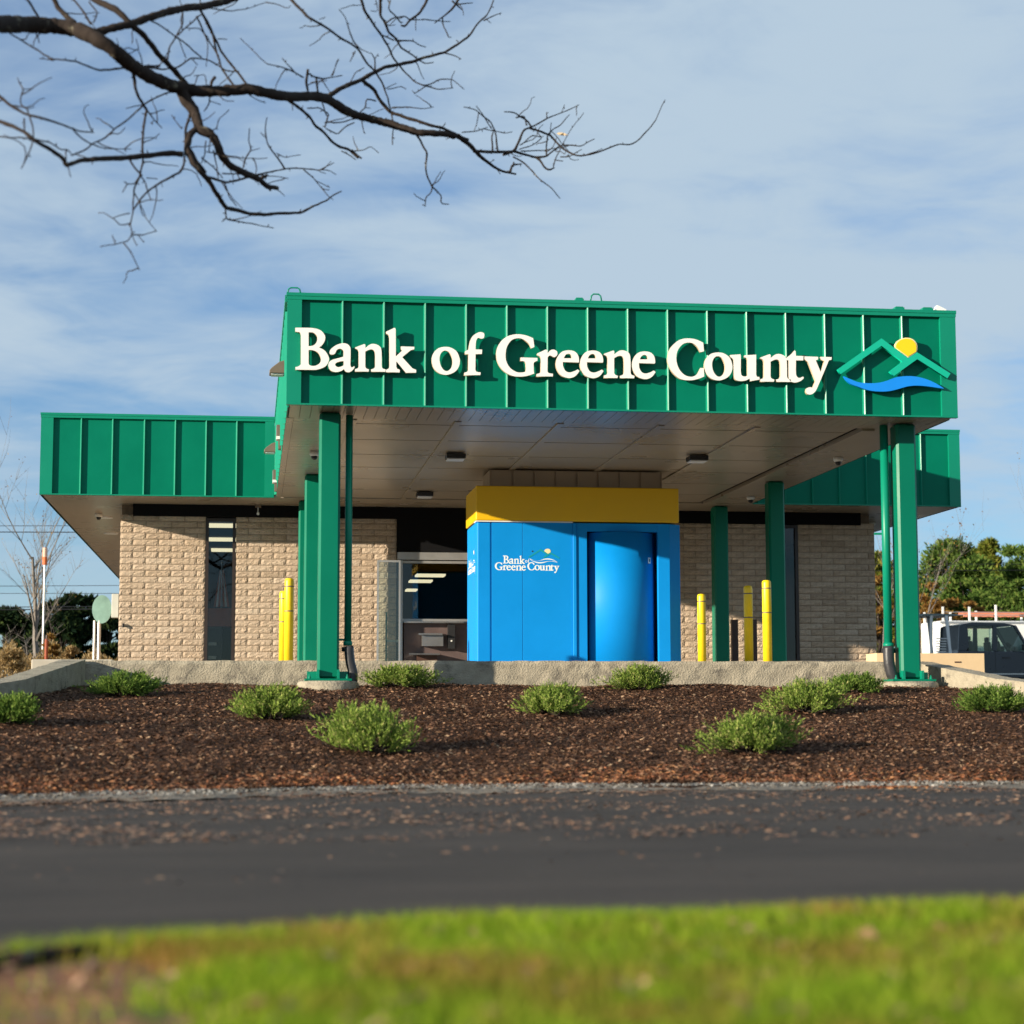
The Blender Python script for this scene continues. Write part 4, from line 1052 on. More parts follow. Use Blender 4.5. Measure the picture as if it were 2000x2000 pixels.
# ================================================================ SHRUBS
def juniper(px, base_v, w_px, h_px, label, seed, dark=False, spike=1.0):
    # find Y on the mulch surface along the ray
    best = min(np.arange(17.0, 27.6, .01), key=lambda yy: abs(onY(px, base_v, yy)[2] - float(mulch_z(onY(px, base_v, yy)[0], yy))))
    Y = float(best); p = onY(px, base_v, Y)
    Y = min(Y + .18, 27.25)
    x = p[0]; z = float(mulch_z(x, Y)); rx = w_px / F_PX * Y / 2 * 1.06; h = h_px / F_PX * Y * .90
    g = np.random.default_rng(seed)
    V = []; Fq = []; nb = 250
    t = thing('juniper_shrub', label, 'shrub', (x, Y, z), 'low juniper shrubs in the mulch bed')
    stems = MB(); skew = g.uniform(-.12, .22); ph = g.uniform(0, 6.28, 3)
    for i in range(nb):
        a = g.uniform(0, 2 * np.pi); el = g.uniform(0, 1) ** .75
        rad = math.cos(el * 1.40) ** .8; hh = math.sin(el * 1.40)
        lob = 1 + .20 * math.sin(2 * a + ph[0]) + .15 * math.sin(4 * a + ph[1]) + .10 * math.sin(7 * a + ph[2])
        L = g.uniform(.62, 1.0) + (.24 if g.random() < .16 else 0)
        tip = np.array([math.cos(a) * rx * rad * lob * L + skew * rx * el, math.sin(a) * rx * .8 * rad * lob * L,
                        h * (.22 + .72 * hh * g.uniform(.6, 1.12) + .12 * math.sin(3 * a + ph[1]) * rad)])
        base = np.array([math.cos(a) * rx * .08, math.sin(a) * rx * .08, 0.01])
        mid = base * .42 + tip * .58 + np.array([0, 0, -h * .20 * rad])
        if i % 7 == 0: stems.tube([base, mid, tip * .95 + base * .05], [.007, .005, .002], 4, False)
        ax = tip - mid; ax[2] += h * .18 * spike; ax /= np.linalg.norm(ax) + 1e-6
        # a spray: side shoots leaving the stem at a narrow angle, each a run of slim scales
        ns = 9
        for k in range(ns):
            s_ = .40 + .60 * (k + g.uniform(0, 1)) / ns
            c_ = (1 - s_) ** 2 * base + 2 * s_ * (1 - s_) * mid + s_ * s_ * tip
            d0 = ax + g.normal(0, .38, 3); d0 /= np.linalg.norm(d0); sl_ = g.uniform(.055, .12) * (1.15 - .35 * s_)
            for q0 in range(5):
                pp = c_ + d0 * sl_ * q0 / 5; d = d0 + g.normal(0, .30, 3); d /= np.linalg.norm(d)
                q_ = np.cross(d, g.normal(0, 1, 3)); q_ /= np.linalg.norm(q_)
                ln = g.uniform(.026, .048); wd = ln * g.uniform(.13, .20); b = len(V)
                V += [pp, pp + d * ln * .45 + q_ * wd, pp + d * ln, pp + d * ln * .45 - q_ * wd]; Fq.append((b, b + 1, b + 2, b + 3))
    V = np.array(V); V[:, 2] = np.maximum(V[:, 2], .0)
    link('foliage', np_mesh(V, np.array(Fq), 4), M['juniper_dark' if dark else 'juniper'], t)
    stems.build('stems', M['bark'], t)
for i, a in enumerate((
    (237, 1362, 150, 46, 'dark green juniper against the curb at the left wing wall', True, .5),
    (520, 1408, 136, 66, 'bright green juniper in front of the concrete footing on the left', False, 1),
    (722, 1476, 196, 104, 'biggest feathery yellow-green juniper, nearest the road left of centre', False, 1.5),
    (782, 1345, 126, 44, 'small juniper by the curb just right of the black downspout boot', False, .8),
    (1080, 1400, 140, 62, 'lopsided juniper in the middle of the bed below the kiosk logo', False, .9),
    (1252, 1350, 128, 50, 'small juniper against the curb below the kiosk door', False, 1),
    (1470, 1476, 196, 88, 'big low juniper nearest the road on the right', False, .7),
    (1582, 1396, 160, 68, 'wide juniper in the second row, overlapping a smaller one behind it', False, .7),
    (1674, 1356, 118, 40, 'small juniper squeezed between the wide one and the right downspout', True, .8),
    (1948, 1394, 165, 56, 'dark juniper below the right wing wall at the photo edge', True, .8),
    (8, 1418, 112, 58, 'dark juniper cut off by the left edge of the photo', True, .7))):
    juniper(a[0], a[1], a[2], a[3], a[4], 100 + i, a[5], a[6])

# ================================================================ OVERHANGING TREE
def zf(p): return (p[0] * .3623, p[1] * .3623)
def zg(p): return (600 + p[0] * .383, p[1] * .383)
def depth(u, v):
    return 13.2 + 5.0 * u / 1250 + .35 * math.sin(u / 170 + 1) * math.cos(v / 120) + .25 * math.sin(u / 61 + v / 83)
T = thing('overhanging_tree', 'bare dark tree reaching its knobbly branches into the top left of the sky', 'tree', (-7.0, -2.4, RZ))
A = [  # (frame, points, start width, end width) widths in the frame's pixels
 (zf, [(-60, 125), (0, 130), (150, 132), (300, 140), (420, 160), (500, 195), (600, 260), (700, 345), (820, 420), (930, 465), (1060, 490), (1200, 492), (1330, 478), (1430, 500), (1560, 522), (1700, 518), (1760, 530), (1850, 590), (1932, 625), (1990, 640), (2120, 672), (2250, 715), (2400, 722), (2450, 735)], 86, 30),
 (zg, [(770, 695), (830, 740), (880, 795), (950, 850), (1000, 875), (1065, 888)], 26, 9),
 (zf, [(520, 178), (600, 152), (700, 132), (800, 95), (900, 65), (1000, 42), (1120, 30), (1240, 0), (1300, -30)], 40, 34),
 (zf, [(470, -30), (520, 5), (620, 48), (700, 125), (780, 195), (860, 300), (940, 378), (1010, 462)], 34, 26),
 (zf, [(280, -30), (310, 40), (360, 90), (405, 125)], 22, 26),
 (zf, [(380, -20), (440, 50), (490, 130)], 10, 12), (zf, [(150, 0), (200, 80), (260, 165)], 12, 12),
 (zf, [(480, 10), (525, 65), (505, 120)], 7, 7), (zf, [(990, 30), (1090, 40), (1250, 60), (1330, 48), (1440, 10)], 9, 3),
 (zf, [(30, 160), (60, 185), (120, 220), (190, 262), (280, 320), (410, 330), (470, 355), (540, 380), (640, 370), (720, 362), (860, 355)], 7, 12),
 (zf, [(212, 315), (290, 326)], 4, 7), (zf, [(195, 180), (212, 232)], 9, 3), (zf, [(405, 328), (410, 312)], 4, 3),
 (zf, [(718, 390), (728, 470), (750, 530), (792, 592), (775, 680), (768, 780), (770, 880), (755, 945), (722, 1020), (716, 1150), (702, 1210), (712, 1262), (690, 1300), (620, 1318), (545, 1328)], 17, 4),
 (zf, [(792, 592), (830, 645), (875, 692)], 9, 4), (zf, [(825, 650), (820, 672)], 5, 3), (zf, [(755, 950), (725, 993), (685, 990), (660, 1037)], 9, 4), (zf, [(690, 992), (668, 980)], 5, 3),
 (zf, [(760, 950), (785, 985), (800, 1040), (815, 1082)], 8, 5), (zf, [(790, 960), (850, 965)], 6, 3), (zf, [(714, 1265), (770, 1268), (845, 1245)], 8, 3), (zf, [(712, 1268), (740, 1325)], 5, 3), (zf, [(745, 1270), (775, 1305)], 4, 3),
 (zf, [(668, 1312), (700, 1350), (725, 1400), (748, 1450)], 8, 4), (zf, [(625, 1318), (605, 1268)], 6, 3),
 (zf, [(718, 1132), (760, 1070), (800, 1028), (870, 980), (970, 930), (992, 885), (1000, 800), (1000, 700), (1040, 560), (1010, 488)], 8, 16),
 (zf, [(700, 1150), (670, 1155), (608, 1175)], 7, 4), (zf, [(870, 985), (876, 1008)], 5, 3),
 (zf, [(975, 480), (1000, 545), (1050, 600), (1065, 655), (1075, 700), (1130, 718), (1165, 765), (1195, 840), (1235, 890), (1320, 935), (1400, 968), (1445, 1008), (1495, 1014)], 58, 22),
 (zf, [(1410, 960), (1440, 945)], 18, 14), (zf, [(1445, 1010), (1460, 1028)], 14, 8),
 (zf, [(1065, 690), (1020, 730), (1005, 800), (1040, 880), (1080, 925), (1130, 980), (1160, 1035), (1190, 1080), (1222, 1122), (1290, 1135), (1360, 1155), (1430, 1158), (1500, 1150), (1620, 1148), (1690, 1110), (1760, 1082), (1800, 1050), (1842, 1030)], 34, 6),
 (zf, [(1000, 760), (1060, 870), (1110, 930)], 18, 14), (zf, [(1215, 1125), (1220, 1180), (1300, 1196), (1400, 1215), (1475, 1230)], 9, 4), (zf, [(1220, 1175), (1197, 1195)], 6, 4),
 (zf, [(1210, 985), (1235, 1060), (1275, 1110)], 8, 5), (zf, [(1120, 955), (1220, 985), (1330, 958), (1440, 930), (1540, 910), (1640, 908), (1720, 918), (1800, 878)], 14, 4),
 (zf, [(1730, 915), (1775, 918), (1812, 942)], 6, 3), (zf, [(1635, 912), (1695, 965), (1740, 1020), (1775, 1024)], 7, 4), (zf, [(1700, 975), (1778, 1012)], 5, 3),
 (zf, [(1440, 632), (1430, 700), (1440, 770), (1480, 830), (1535, 910)], 5, 9), (zf, [(1405, 715), (1435, 745)], 4, 4), (zf, [(1620, 835), (1540, 850), (1490, 825)], 4, 5),
 (zf, [(1345, 690), (1340, 760), (1355, 805), (1320, 860), (1312, 905)], 5, 8), (zf, [(1400, 800), (1355, 812)], 3, 5), (zf, [(1440, 852), (1330, 855), (1210, 835), (1120, 820)], 4, 6), (zf, [(1555, 962), (1480, 950), (1330, 940), (1200, 935)], 4, 8),
 (zf, [(-40, 640), (0, 655), (70, 680), (130, 710), (190, 760), (280, 810), (345, 860), (355, 892), (430, 865), (560, 855), (680, 850), (850, 832), (930, 825), (985, 832)], 20, 28),
 (zf, [(-40, 490), (0, 522), (60, 570), (130, 612), (200, 630), (270, 650), (380, 690), (430, 708), (505, 714)], 17, 6), (zf, [(500, 690), (498, 715)], 4, 4),
 (zf, [(160, 630), (178, 690), (180, 745), (165, 800), (150, 840), (115, 908)], 9, 5), (zf, [(95, 420), (105, 450), (128, 482), (112, 520), (110, 560), (150, 590), (152, 620)], 5, 9), (zf, [(125, 482), (180, 475)], 5, 3), (zf, [(185, 577), (150, 585)], 3, 4),
 (zf, [(130, 640), (132, 700)], 8, 7), (zf, [(395, 700), (440, 745), (490, 775), (540, 795), (620, 802), (705, 803)], 9, 4), (zf, [(385, 838), (470, 802), (500, 772), (565, 745), (620, 692), (700, 635), (775, 565), (850, 522), (900, 500), (1010, 490)], 8, 8),
 (zf, [(180, 748), (262, 765), (330, 808), (365, 805), (390, 838)], 9, 6), (zf, [(-30, 735), (40, 742), (110, 740), (165, 750)], 6, 8), (zf, [(700, 862), (730, 910), (765, 945)], 10, 9),
 (zf, [(1075, 45), (1110, 110), (1150, 190), (1190, 275), (1240, 340), (1290, 400), (1330, 455)], 14, 12), (zf, [(1085, 60), (1140, 160), (1165, 270), (1195, 370), (1265, 468)], 12, 10),
 (zf, [(1060, 90), (1110, 200), (1170, 290)], 10, 8), (zf, [(1175, 210), (1225, 213)], 6, 3), (zf, [(790, 100), (860, 135), (930, 185), (1000, 235), (1085, 310)], 8, 7),
 (zf, [(985, 70), (985, 130), (950, 195), (915, 250), (903, 325)], 7, 8), (zf, [(960, 200), (985, 270), (1005, 315)], 7, 4), (zf, [(1080, 80), (1000, 150), (960, 190)], 7, 7), (zf, [(1000, 150), (1080, 155), (1120, 200)], 5, 6),
 (zf, [(660, 270), (690, 255), (738, 272)], 6, 3), (zf, [(760, 355), (880, 375), (960, 362), (1030, 312), (1120, 322), (1180, 355), (1220, 382), (1290, 385)], 10, 6), (zf, [(1030, 315), (1065, 350)], 4, 3),
 (zf, [(1295, 205), (1360, 270), (1440, 345), (1520, 362), (1580, 385), (1635, 418)], 3, 8), (zf, [(1520, 312), (1585, 385)], 4, 7),
 (zf, [(1660, 375), (1650, 440), (1662, 500)], 14, 10), (zf, [(1660, 395), (1710, 422), (1770, 420), (1840, 406)], 9, 3), (zf, [(1785, 412), (1805, 370), (1822, 320)], 5, 3), (zf, [(1705, 425), (1715, 505)], 10, 10),
 (zf, [(1130, 490), (1140, 440), (1160, 415)], 14, 16), (zf, [(1045, 408), (1105, 400), (1115, 470)], 3, 5), (zf, [(1135, 500), (1128, 560), (1100, 600)], 10, 5), (zf, [(1130, 545), (1190, 565)], 5, 3), (zf, [(1180, 515), (1215, 545), (1262, 545)], 6, 3), (zf, [(1330, 500), (1390, 540), (1432, 555)], 7, 4),
 (zf, [(1140, 705), (1170, 690), (1180, 640), (1235, 592)], 6, 3), (zf, [(925, 620), (980, 695)], 3, 6), (zf, [(1110, 760), (1105, 830), (1085, 880)], 6, 6), (zf, [(1150, 810), (1170, 900), (1180, 980)], 8, 6), (zf, [(1085, 850), (1150, 900), (1200, 960)], 6, 6),
 (zf, [(1560, 545), (1610, 580), (1670, 630), (1700, 680), (1745, 712), (1790, 765), (1830, 792), (1880, 805), (1932, 852)], 16, 12), (zf, [(1575, 560), (1578, 595)], 5, 4),
 (zg, [(225, 765), (262, 798), (278, 808)], 12, 7), (zg, [(240, 770), (290, 765), (322, 745), (365, 780)], 6, 2), (zg, [(175, 770), (215, 790), (248, 815)], 6, 4),
 (zg, [(95, 500), (160, 455), (215, 430), (280, 405), (330, 375), (400, 340), (470, 328), (540, 315), (600, 292), (700, 268), (770, 225), (822, 188), (865, 125), (915, 80), (940, 30), (955, -20)], 24, 5),
 (zg, [(900, 105), (940, 85), (990, 65)], 7, 4), (zg, [(910, 95), (937, 118)], 5, 3), (zg, [(700, 270), (740, 280), (785, 302)], 7, 4), (zg, [(770, 225), (768, 208)], 5, 3),
 (zg, [(215, 425), (245, 370), (290, 345)], 5, 4), (zg, [(345, 355), (345, 300), (325, 268)], 9, 4), (zg, [(345, 300), (362, 275)], 5, 4),
 (zg, [(280, 408), (345, 462), (370, 510), (420, 570), (490, 595), (560, 615), (630, 640), (690, 652), (760, 685), (820, 712)], 19, 14), (zg, [(690, 650), (705, 628)], 6, 4),
 (zg, [(350, 515), (300, 505), (298, 548), (250, 590)], 8, 5), (zg, [(298, 548), (322, 552)], 5, 3), (zg, [(430, 550), (510, 545), (600, 555), (645, 545)], 8, 3), (zg, [(390, 555), (310, 588)], 3, 3),
 (zg, [(-110, -30), (0, 85), (80, 130), (150, 180), (210, 215), (260, 250), (310, 330), (350, 370), (390, 440), (412, 500), (428, 570), (440, 650), (435, 738)], 15, 5),
 (zg, [(262, 242), (238, 215), (210, 140), (190, 80), (162, 48)], 8, 4), (zg, [(170, 45), (220, 28), (280, 25)], 3, 3), (zg, [(245, 260), (218, 315)], 7, 4), (zg, [(60, 100), (92, 88)], 4, 3), (zg, [(160, 300), (130, 385)], 4, 5), (zg, [(180, 385), (90, 402), (20, 390)], 3, 7),
 (zg, [(400, 452), (430, 435), (455, 425)], 5, 3), (zg, [(410, 455), (480, 440), (505, 455)], 5, 4),
 (zg, [(270, -30), (290, 50), (330, 110), (380, 180), (410, 230), (435, 290), (490, 360), (545, 415), (600, 437), (640, 425), (670, 405), (740, 405), (765, 425), (800, 455)], 15, 4),
 (zg, [(600, 437), (660, 455), (745, 448)], 8, 3), (zg, [(545, 478), (575, 460), (605, 438)], 5, 6), (zg, [(535, 462), (548, 475)], 4, 4),
 (zg, [(372, -30), (372, 80), (395, 110), (415, 165), (455, 200), (480, 245), (520, 270), (560, 300), (600, 325), (645, 318)], 16, 5), (zg, [(450, 205), (540, 208), (570, 230), (605, 240)], 9, 4), (zg, [(385, 180), (440, 205)], 6, 8), (zg, [(540, 208), (538, 196)], 4, 3),
 (zg, [(618, -20), (600, 25), (575, 65), (520, 105), (500, 135), (480, 130)], 14, 9), (zg, [(405, 115), (440, 90), (500, 82), (520, 100), (600, 98), (660, 105), (730, 110)], 7, 4), (zg, [(425, 0), (415, 50), (450, 80), (480, 118)], 7, 6),
 (zg, [(775, -10), (740, 45), (700, 80), (650, 118)], 12, 5), (zg, [(740, 5), (790, 50)], 9, 4), (zg, [(690, 85), (692, 130), (712, 165), (720, 190), (735, 190)], 7, 4), (zg, [(760, 25), (845, 15)], 8, 3), (zg, [(350, 0), (360, 60), (325, 55)], 5, 3),
 (zg, [(550, 680), (575, 710), (592, 750), (612, 778), (604, 848), (612, 900), (635, 950), (685, 1000), (680, 1038), (722, 1042)], 12, 5), (zg, [(638, 960), (630, 985), (605, 1005), (602, 1055)], 7, 4), (zg, [(603, 1050), (587, 1045)], 4, 3),
 (zg, [(275, 590), (282, 640), (290, 680)], 8, 3), (zg, [(0, 552), (60, 548), (110, 580), (90, 650)], 6, 7), (zg, [(90, 625), (165, 625), (250, 605)], 6, 7), (zg, [(95, 655), (155, 685), (190, 650), (240, 625)], 6, 6), (zg, [(75, 520), (100, 590)], 7, 7),
 (zg, [(850, 772), (920, 775), (980, 775), (1060, 772), (1110, 788), (1160, 802), (1220, 798), (1290, 742), (1350, 740), (1400, 745), (1430, 725), (1465, 708)], 17, 4),
 (zg, [(1165, 800), (1190, 820), (1210, 855), (1235, 868), (1260, 855)], 13, 7), (zg, [(1255, 850), (1270, 800), (1295, 750), (1330, 685), (1370, 625), (1410, 575)], 6, 2),
 (zg, [(1000, 790), (1060, 765), (1085, 710), (1105, 662), (1160, 640), (1230, 600), (1270, 585), (1310, 570), (1345, 555), (1385, 535)], 14, 4), (zg, [(1298, 572), (1312, 535)], 4, 3), (zg, [(1222, 600), (1220, 572)], 6, 4),
 (zg, [(1140, 655), (1190, 670), (1240, 690), (1275, 730), (1310, 762), (1350, 785), (1385, 796), (1430, 790), (1470, 780), (1530, 758), (1590, 735), (1650, 738), (1690, 715), (1720, 680), (1750, 650), (1780, 608), (1800, 560), (1825, 510)], 11, 4),
 (zg, [(1005, 570), (1060, 575), (1085, 595), (1120, 612), (1145, 650)], 5, 9), (zg, [(1065, 600), (1105, 590), (1118, 640)], 8, 8), (zg, [(945, 768), (940, 700), (950, 670)], 10, 6), (zg, [(972, 770), (965, 720), (958, 670)], 10, 6),
 (zg, [(798, 545), (860, 560), (900, 595), (935, 620), (958, 668)], 4, 8), (zg, [(862, 540), (905, 600), (940, 655)], 4, 6), (zg, [(790, 675), (860, 670), (900, 655), (955, 668), (1010, 680), (1045, 672)], 6, 4), (zg, [(860, 670), (920, 648)], 4, 4),
 (zg, [(1050, 800), (1090, 820), (1130, 855), (1180, 910), (1235, 950), (1290, 1012)], 8, 4), (zg, [(1220, 795), (1220, 740), (1225, 690), (1250, 660), (1290, 640), (1338, 585)], 8, 4), (zg, [(1245, 625), (1240, 690)], 3, 5),
 (zg, [(1085, 740), (1150, 690), (1200, 700), (1150, 740), (1080, 762)], 5, 5), (zg, [(1090, 770), (1200, 768), (1330, 745)], 6, 4), (zg, [(1290, 800), (1330, 800), (1400, 762)], 6, 3), (zg, [(1260, 815), (1305, 822)], 6, 4),
 (zg, [(1035, 878), (1045, 840), (1095, 835)], 14, 4), (zg, [(1050, 850), (1052, 825)], 9, 5), (zg, [(960, 850), (985, 888)], 8, 3), (zg, [(920, 835), (955, 815)], 5, 3),
]
def smooth_path(P, it=2):
    for _ in range(it):
        Q = [P[0]]
        for i in range(len(P) - 1):
            a, b = np.array(P[i]), np.array(P[i + 1]); Q += [a * .75 + b * .25, a * .25 + b * .75]
        Q.append(P[-1]); P = Q
    return [np.array(p) for p in P]
rb = random.Random(3)
for bi, (fr, P, w0, w1) in enumerate(A):
    sc = .3623 if fr is zf else .383
    L2 = [np.array(fr(p)) for p in P]
    # subdivide, keep the kinks
    Q = []
    for i in range(len(L2) - 1):
        nseg = max(1, int(np.linalg.norm(L2[i + 1] - L2[i]) / 9))
        for k in range(nseg):
            q_ = L2[i] + (L2[i + 1] - L2[i]) * k / nseg
            if k: q_ = q_ + np.array([rb.uniform(-.9, .9), rb.uniform(-.9, .9)])
            Q.append(q_)
    Q.append(L2[-1]); Q = smooth_path(Q, 1)
    pts = []; rad = []; m_ = MB()
    for i, q_ in enumerate(Q):
        s = i / (len(Q) - 1); Y = depth(q_[0], q_[1]); p = onY(q_[0], q_[1], Y)
        w = (w0 + (w1 - w0) * s) * sc / 2 * 1.02 / F_PX * Y * (1 + rb.uniform(-.10, .12))
        pts.append(tuple(p)); rad.append(max(w * 1.08, .0034))
    m_.tube(pts, rad, 10 if w0 > 20 else 6)
    # buds and short spurs
    big = max(w0, w1)
    step = 4 if big < 20 else 7
    for i in range(2, len(pts) - 1, step):
        if rb.random() < .62:
            p = np.array(pts[i]); aa = rb.uniform(0, 6.28)
            d_ = RGT * math.cos(aa) + UPV * math.sin(aa) + FWD * rb.uniform(-.6, .6)
            ln = rad[i] + rb.uniform(.006, .022) * (1.6 if big > 20 else 1)
            m_.tube([p, p + d_ * ln * .6, p + d_ * ln], [max(rad[i] * .45, .003), .0045, .002], 5)
        if rb.random() < .17 and len(pts) > 9:
            p = np.array(pts[i]); aa = rb.uniform(0, 6.28); q = [p]; d_ = RGT * math.cos(aa) + UPV * math.sin(aa) + FWD * rb.uniform(-.5, .5)
            for k in range(rb.randint(3, 6)):
                d_ = d_ + np.array([rb.uniform(-.45, .45) for _ in range(3)]); q.append(q[-1] + d_ / np.linalg.norm(d_) * rb.uniform(.03, .06))
            m_.tube(q, [.0052 - .0028 * k / len(q) for k in range(len(q))], 5)
    part(m_, 'branch', M['bark'], T, smooth=True)
# limb to the trunk and the trunk itself (left of the frame)
p0 = onY(*zf((-60, 125)), depth(*zf((-60, 125))))
part(MB().tube([tuple(p0), (-3.2, 9.6, 4.6), (-4.6, 6.0, 4.3), (-6.0, 2.4, 3.7), (-6.9, -1.6, 2.7), (-7.0, -2.4, 1.6)], [.046, .065, .09, .12, .15, .17], 12), 'limb', M['bark'], T, smooth=True)
part(MB().tube([(-7.0, -2.4, RZ - .1), (-7.02, -2.42, .2), (-7.0, -2.4, 1.6), (-7.1, -2.6, 3.4), (-7.3, -3.0, 6.0)], [.30, .23, .20, .17, .12], 16), 'trunk', M['bark'], T, smooth=True)
pl = onY(*zg((1270, 682)), depth(*zg((1270, 682))))
lf = MB(); V = [(0, 0, 0), (.03, .01, .018), (.07, 0, .012), (.11, -.01, -.012), (.07, .012, -.012), (.03, -.008, -.014)]
lf._add([tuple(pl + np.array(v)) for v in V], [(0, 1, 2, 5), (5, 2, 3, 4)])
part(lf, 'dead_leaf', mat('pale_dead_leaf', (.62, .45, .25), .7, var=.1), T)

# ================================================================ BACKGROUND
def bare_tree(x, y, z, h, seed, m, name, label, spread=.55, levels=4, trunk=None, lean=0.0, leaf=None, cat='tree', group=None, kids=5, thin=.006):
    r = random.Random(seed); t = thing(name, label, cat, (x, y, z), group)
    tr = MB(); cr_ = MB(); tips = []
    def grow(p, d, L, rad, lev, mb):
        n = 5; pts = [p]; q = p
        for k in range(n):
            d = (d + Vector((r.uniform(-1, 1), r.uniform(-1, 1), r.uniform(-.4, .9))) * .13).normalized()
            q = q + d * L / n; pts.append(q)
        mb.tube(pts, [rad * (1 - .65 * i / n) for i in range(n + 1)], 6 if lev == 0 else 4 if lev == 1 else 3, False)
        if lev >= levels: tips.extend(pts[2:]); return
        for k in range(kids if lev else kids + 2):
            s = r.uniform(.28 if lev == 0 else .2, 1); i = min(n - 1, int(s * n)); b = pts[i] + (pts[i + 1] - pts[i]) * (s * n - i)
            a = r.uniform(0, 6.28); side = Vector((math.cos(a), math.sin(a), r.uniform(.15, .7)))
            grow(b, (d * (1 - spread) + side * spread).normalized(), L * r.uniform(.42, .68), max(rad * .45 * (1 - .5 * s), thin), lev + 1, cr_)
    grow(Vector((0, 0, 0)), Vector((lean, 0, 1)).normalized(), h * .8, h * .022 if trunk is None else trunk, 0, tr)
    tr.build('trunk', m, t); cr_.build('crown', m, t)
    if leaf:
        mm_, n, s = leaf; g = np.random.default_rng(seed); T_ = np.array([tuple(p) for p in tips]); id_ = g.integers(0, len(T_), n)
        c_ = T_[id_] + g.normal(0, s * 2, (n, 3)); d = g.normal(0, 1, (n, 3)); d /= np.linalg.norm(d, axis=1)[:, None]
        e_ = np.cross(d, g.normal(0, 1, (n, 3))); e_ /= np.linalg.norm(e_, axis=1)[:, None]
        V = np.stack([c_ - d * s, c_ + e_ * s * .6, c_ + d * s, c_ - e_ * s * .6], 1).reshape(-1, 3)
        link('leaves', np_mesh(V, np.arange(n * 4).reshape(n, 4), 4), mm_, t)
    return t
def leafy(x, y, z, w, h, seed, m, name, label, n=6000, s=.12, shape='round', cat='tree', group=None, trunk=True, clumps=26):
    g = np.random.default_rng(seed); t = thing(name, label, cat, (x, y, z), group)
    C_ = []
    for k in range(clumps):
        a = g.uniform(0, 6.28); hh = g.uniform(0.0, 1) ** (.8 if shape == 'cone' else .9)
        rr = {'cone': (1 - hh) ** .8 * .95 + .05, 'round': math.sqrt(max(0, 1 - (2 * hh - .9) ** 2 * .8)), 'bush': math.sqrt(max(0, 1 - hh ** 2))}[shape]
        q = g.uniform(.45, 1) * rr
        C_.append((math.cos(a) * q * w / 2, math.sin(a) * q * w / 2, h * (.10 + .86 * hh), g.uniform(.13, .24) * w * (1.1 - .5 * hh if shape == 'cone' else 1)))
    C_ = np.array(C_); i = g.integers(0, clumps, n); d = g.normal(0, 1, (n, 3)); d /= np.linalg.norm(d, axis=1)[:, None]
    r_ = C_[i, 3] * g.random(n) ** .35 * (1 + .35 * g.normal(0, 1, n).clip(-1, 1.6) * .5)
    c_ = C_[i, :3] + d * r_[:, None] * np.array([1, 1, .55])
    c_[:, 2] = np.maximum(c_[:, 2], 0.02)
    dd = d + np.array([0, 0, .5]) + g.normal(0, .5, (n, 3)); dd /= np.linalg.norm(dd, axis=1)[:, None]
    e_ = np.cross(dd, g.normal(0, 1, (n, 3))); e_ /= np.linalg.norm(e_, axis=1)[:, None]
    ss = s * g.uniform(.6, 1.4, n)[:, None]
    V = np.stack([c_ - dd * ss, c_ + e_ * ss * .35, c_ + dd * ss, c_ - e_ * ss * .35], 1).reshape(-1, 3)
    link('crown', np_mesh(V, np.arange(n * 4).reshape(n, 4), 4), m, t)
    if trunk:
        mb = MB().tube([(0, 0, 0), (.05, 0, h * .4), (0, .05, h * .85)], [h * .02, h * .014, h * .004], 6, False)
        for k in range(min(clumps, 14)):
            zt = C_[k, 2] * .75; mb.tube([(0, 0, zt * .8), tuple(C_[k, :3])], [h * .006, h * .002], 4, False)
        mb.build('trunk', M['bark'], t)
    return t
def P(u, v, Y): return onY(u, v, Y)
ZG = .80
# left background
for (u, top, wpx, Y, seed, l) in ((18, 1186, 95, 95, 1, 'dark evergreen at the far left edge behind the bare tree'), (70, 1190, 80, 98, 2, 'dark evergreen directly behind the trunk of the bare tree'),
                                  (118, 1166, 85, 92, 3, 'dark evergreen between the bare tree and the oval sign'), (155, 1155, 85, 94, 4, 'tallest dark evergreen with a rounded top near the oval sign'), (212, 1190, 75, 92, 5, 'dark evergreen beside the brick corner')):
    b = P(u, 1300, Y); w = wpx / F_PX * Y * 1.25; h = P(u, top, Y)[2] - ZG
    leafy(b[0], Y, ZG, w, h, seed, M['ever'], 'evergreen_tree', l, n=7000, s=.16, shape='round', group='dark evergreens left of the bank', clumps=30)
b = P(76, 1300, 70); bare_tree(b[0], 70, ZG, (P(76, 1010, 70)[2] - ZG) * .97, 21, M['bark_far'], 'bare_tree', 'pale leafless tree rising above the dark evergreens on the left', spread=.46, levels=3, leaf=(M['autumn'], 260, .035), kids=6)
b = P(60, 1300, 72); bare_tree(b[0] - .2, 72, ZG, 2.6, 22, M['bark_far'], 'bare_sapling', 'pale leafless sapling sprawling at the foot of the bare tree', spread=.75, levels=3, kids=5)
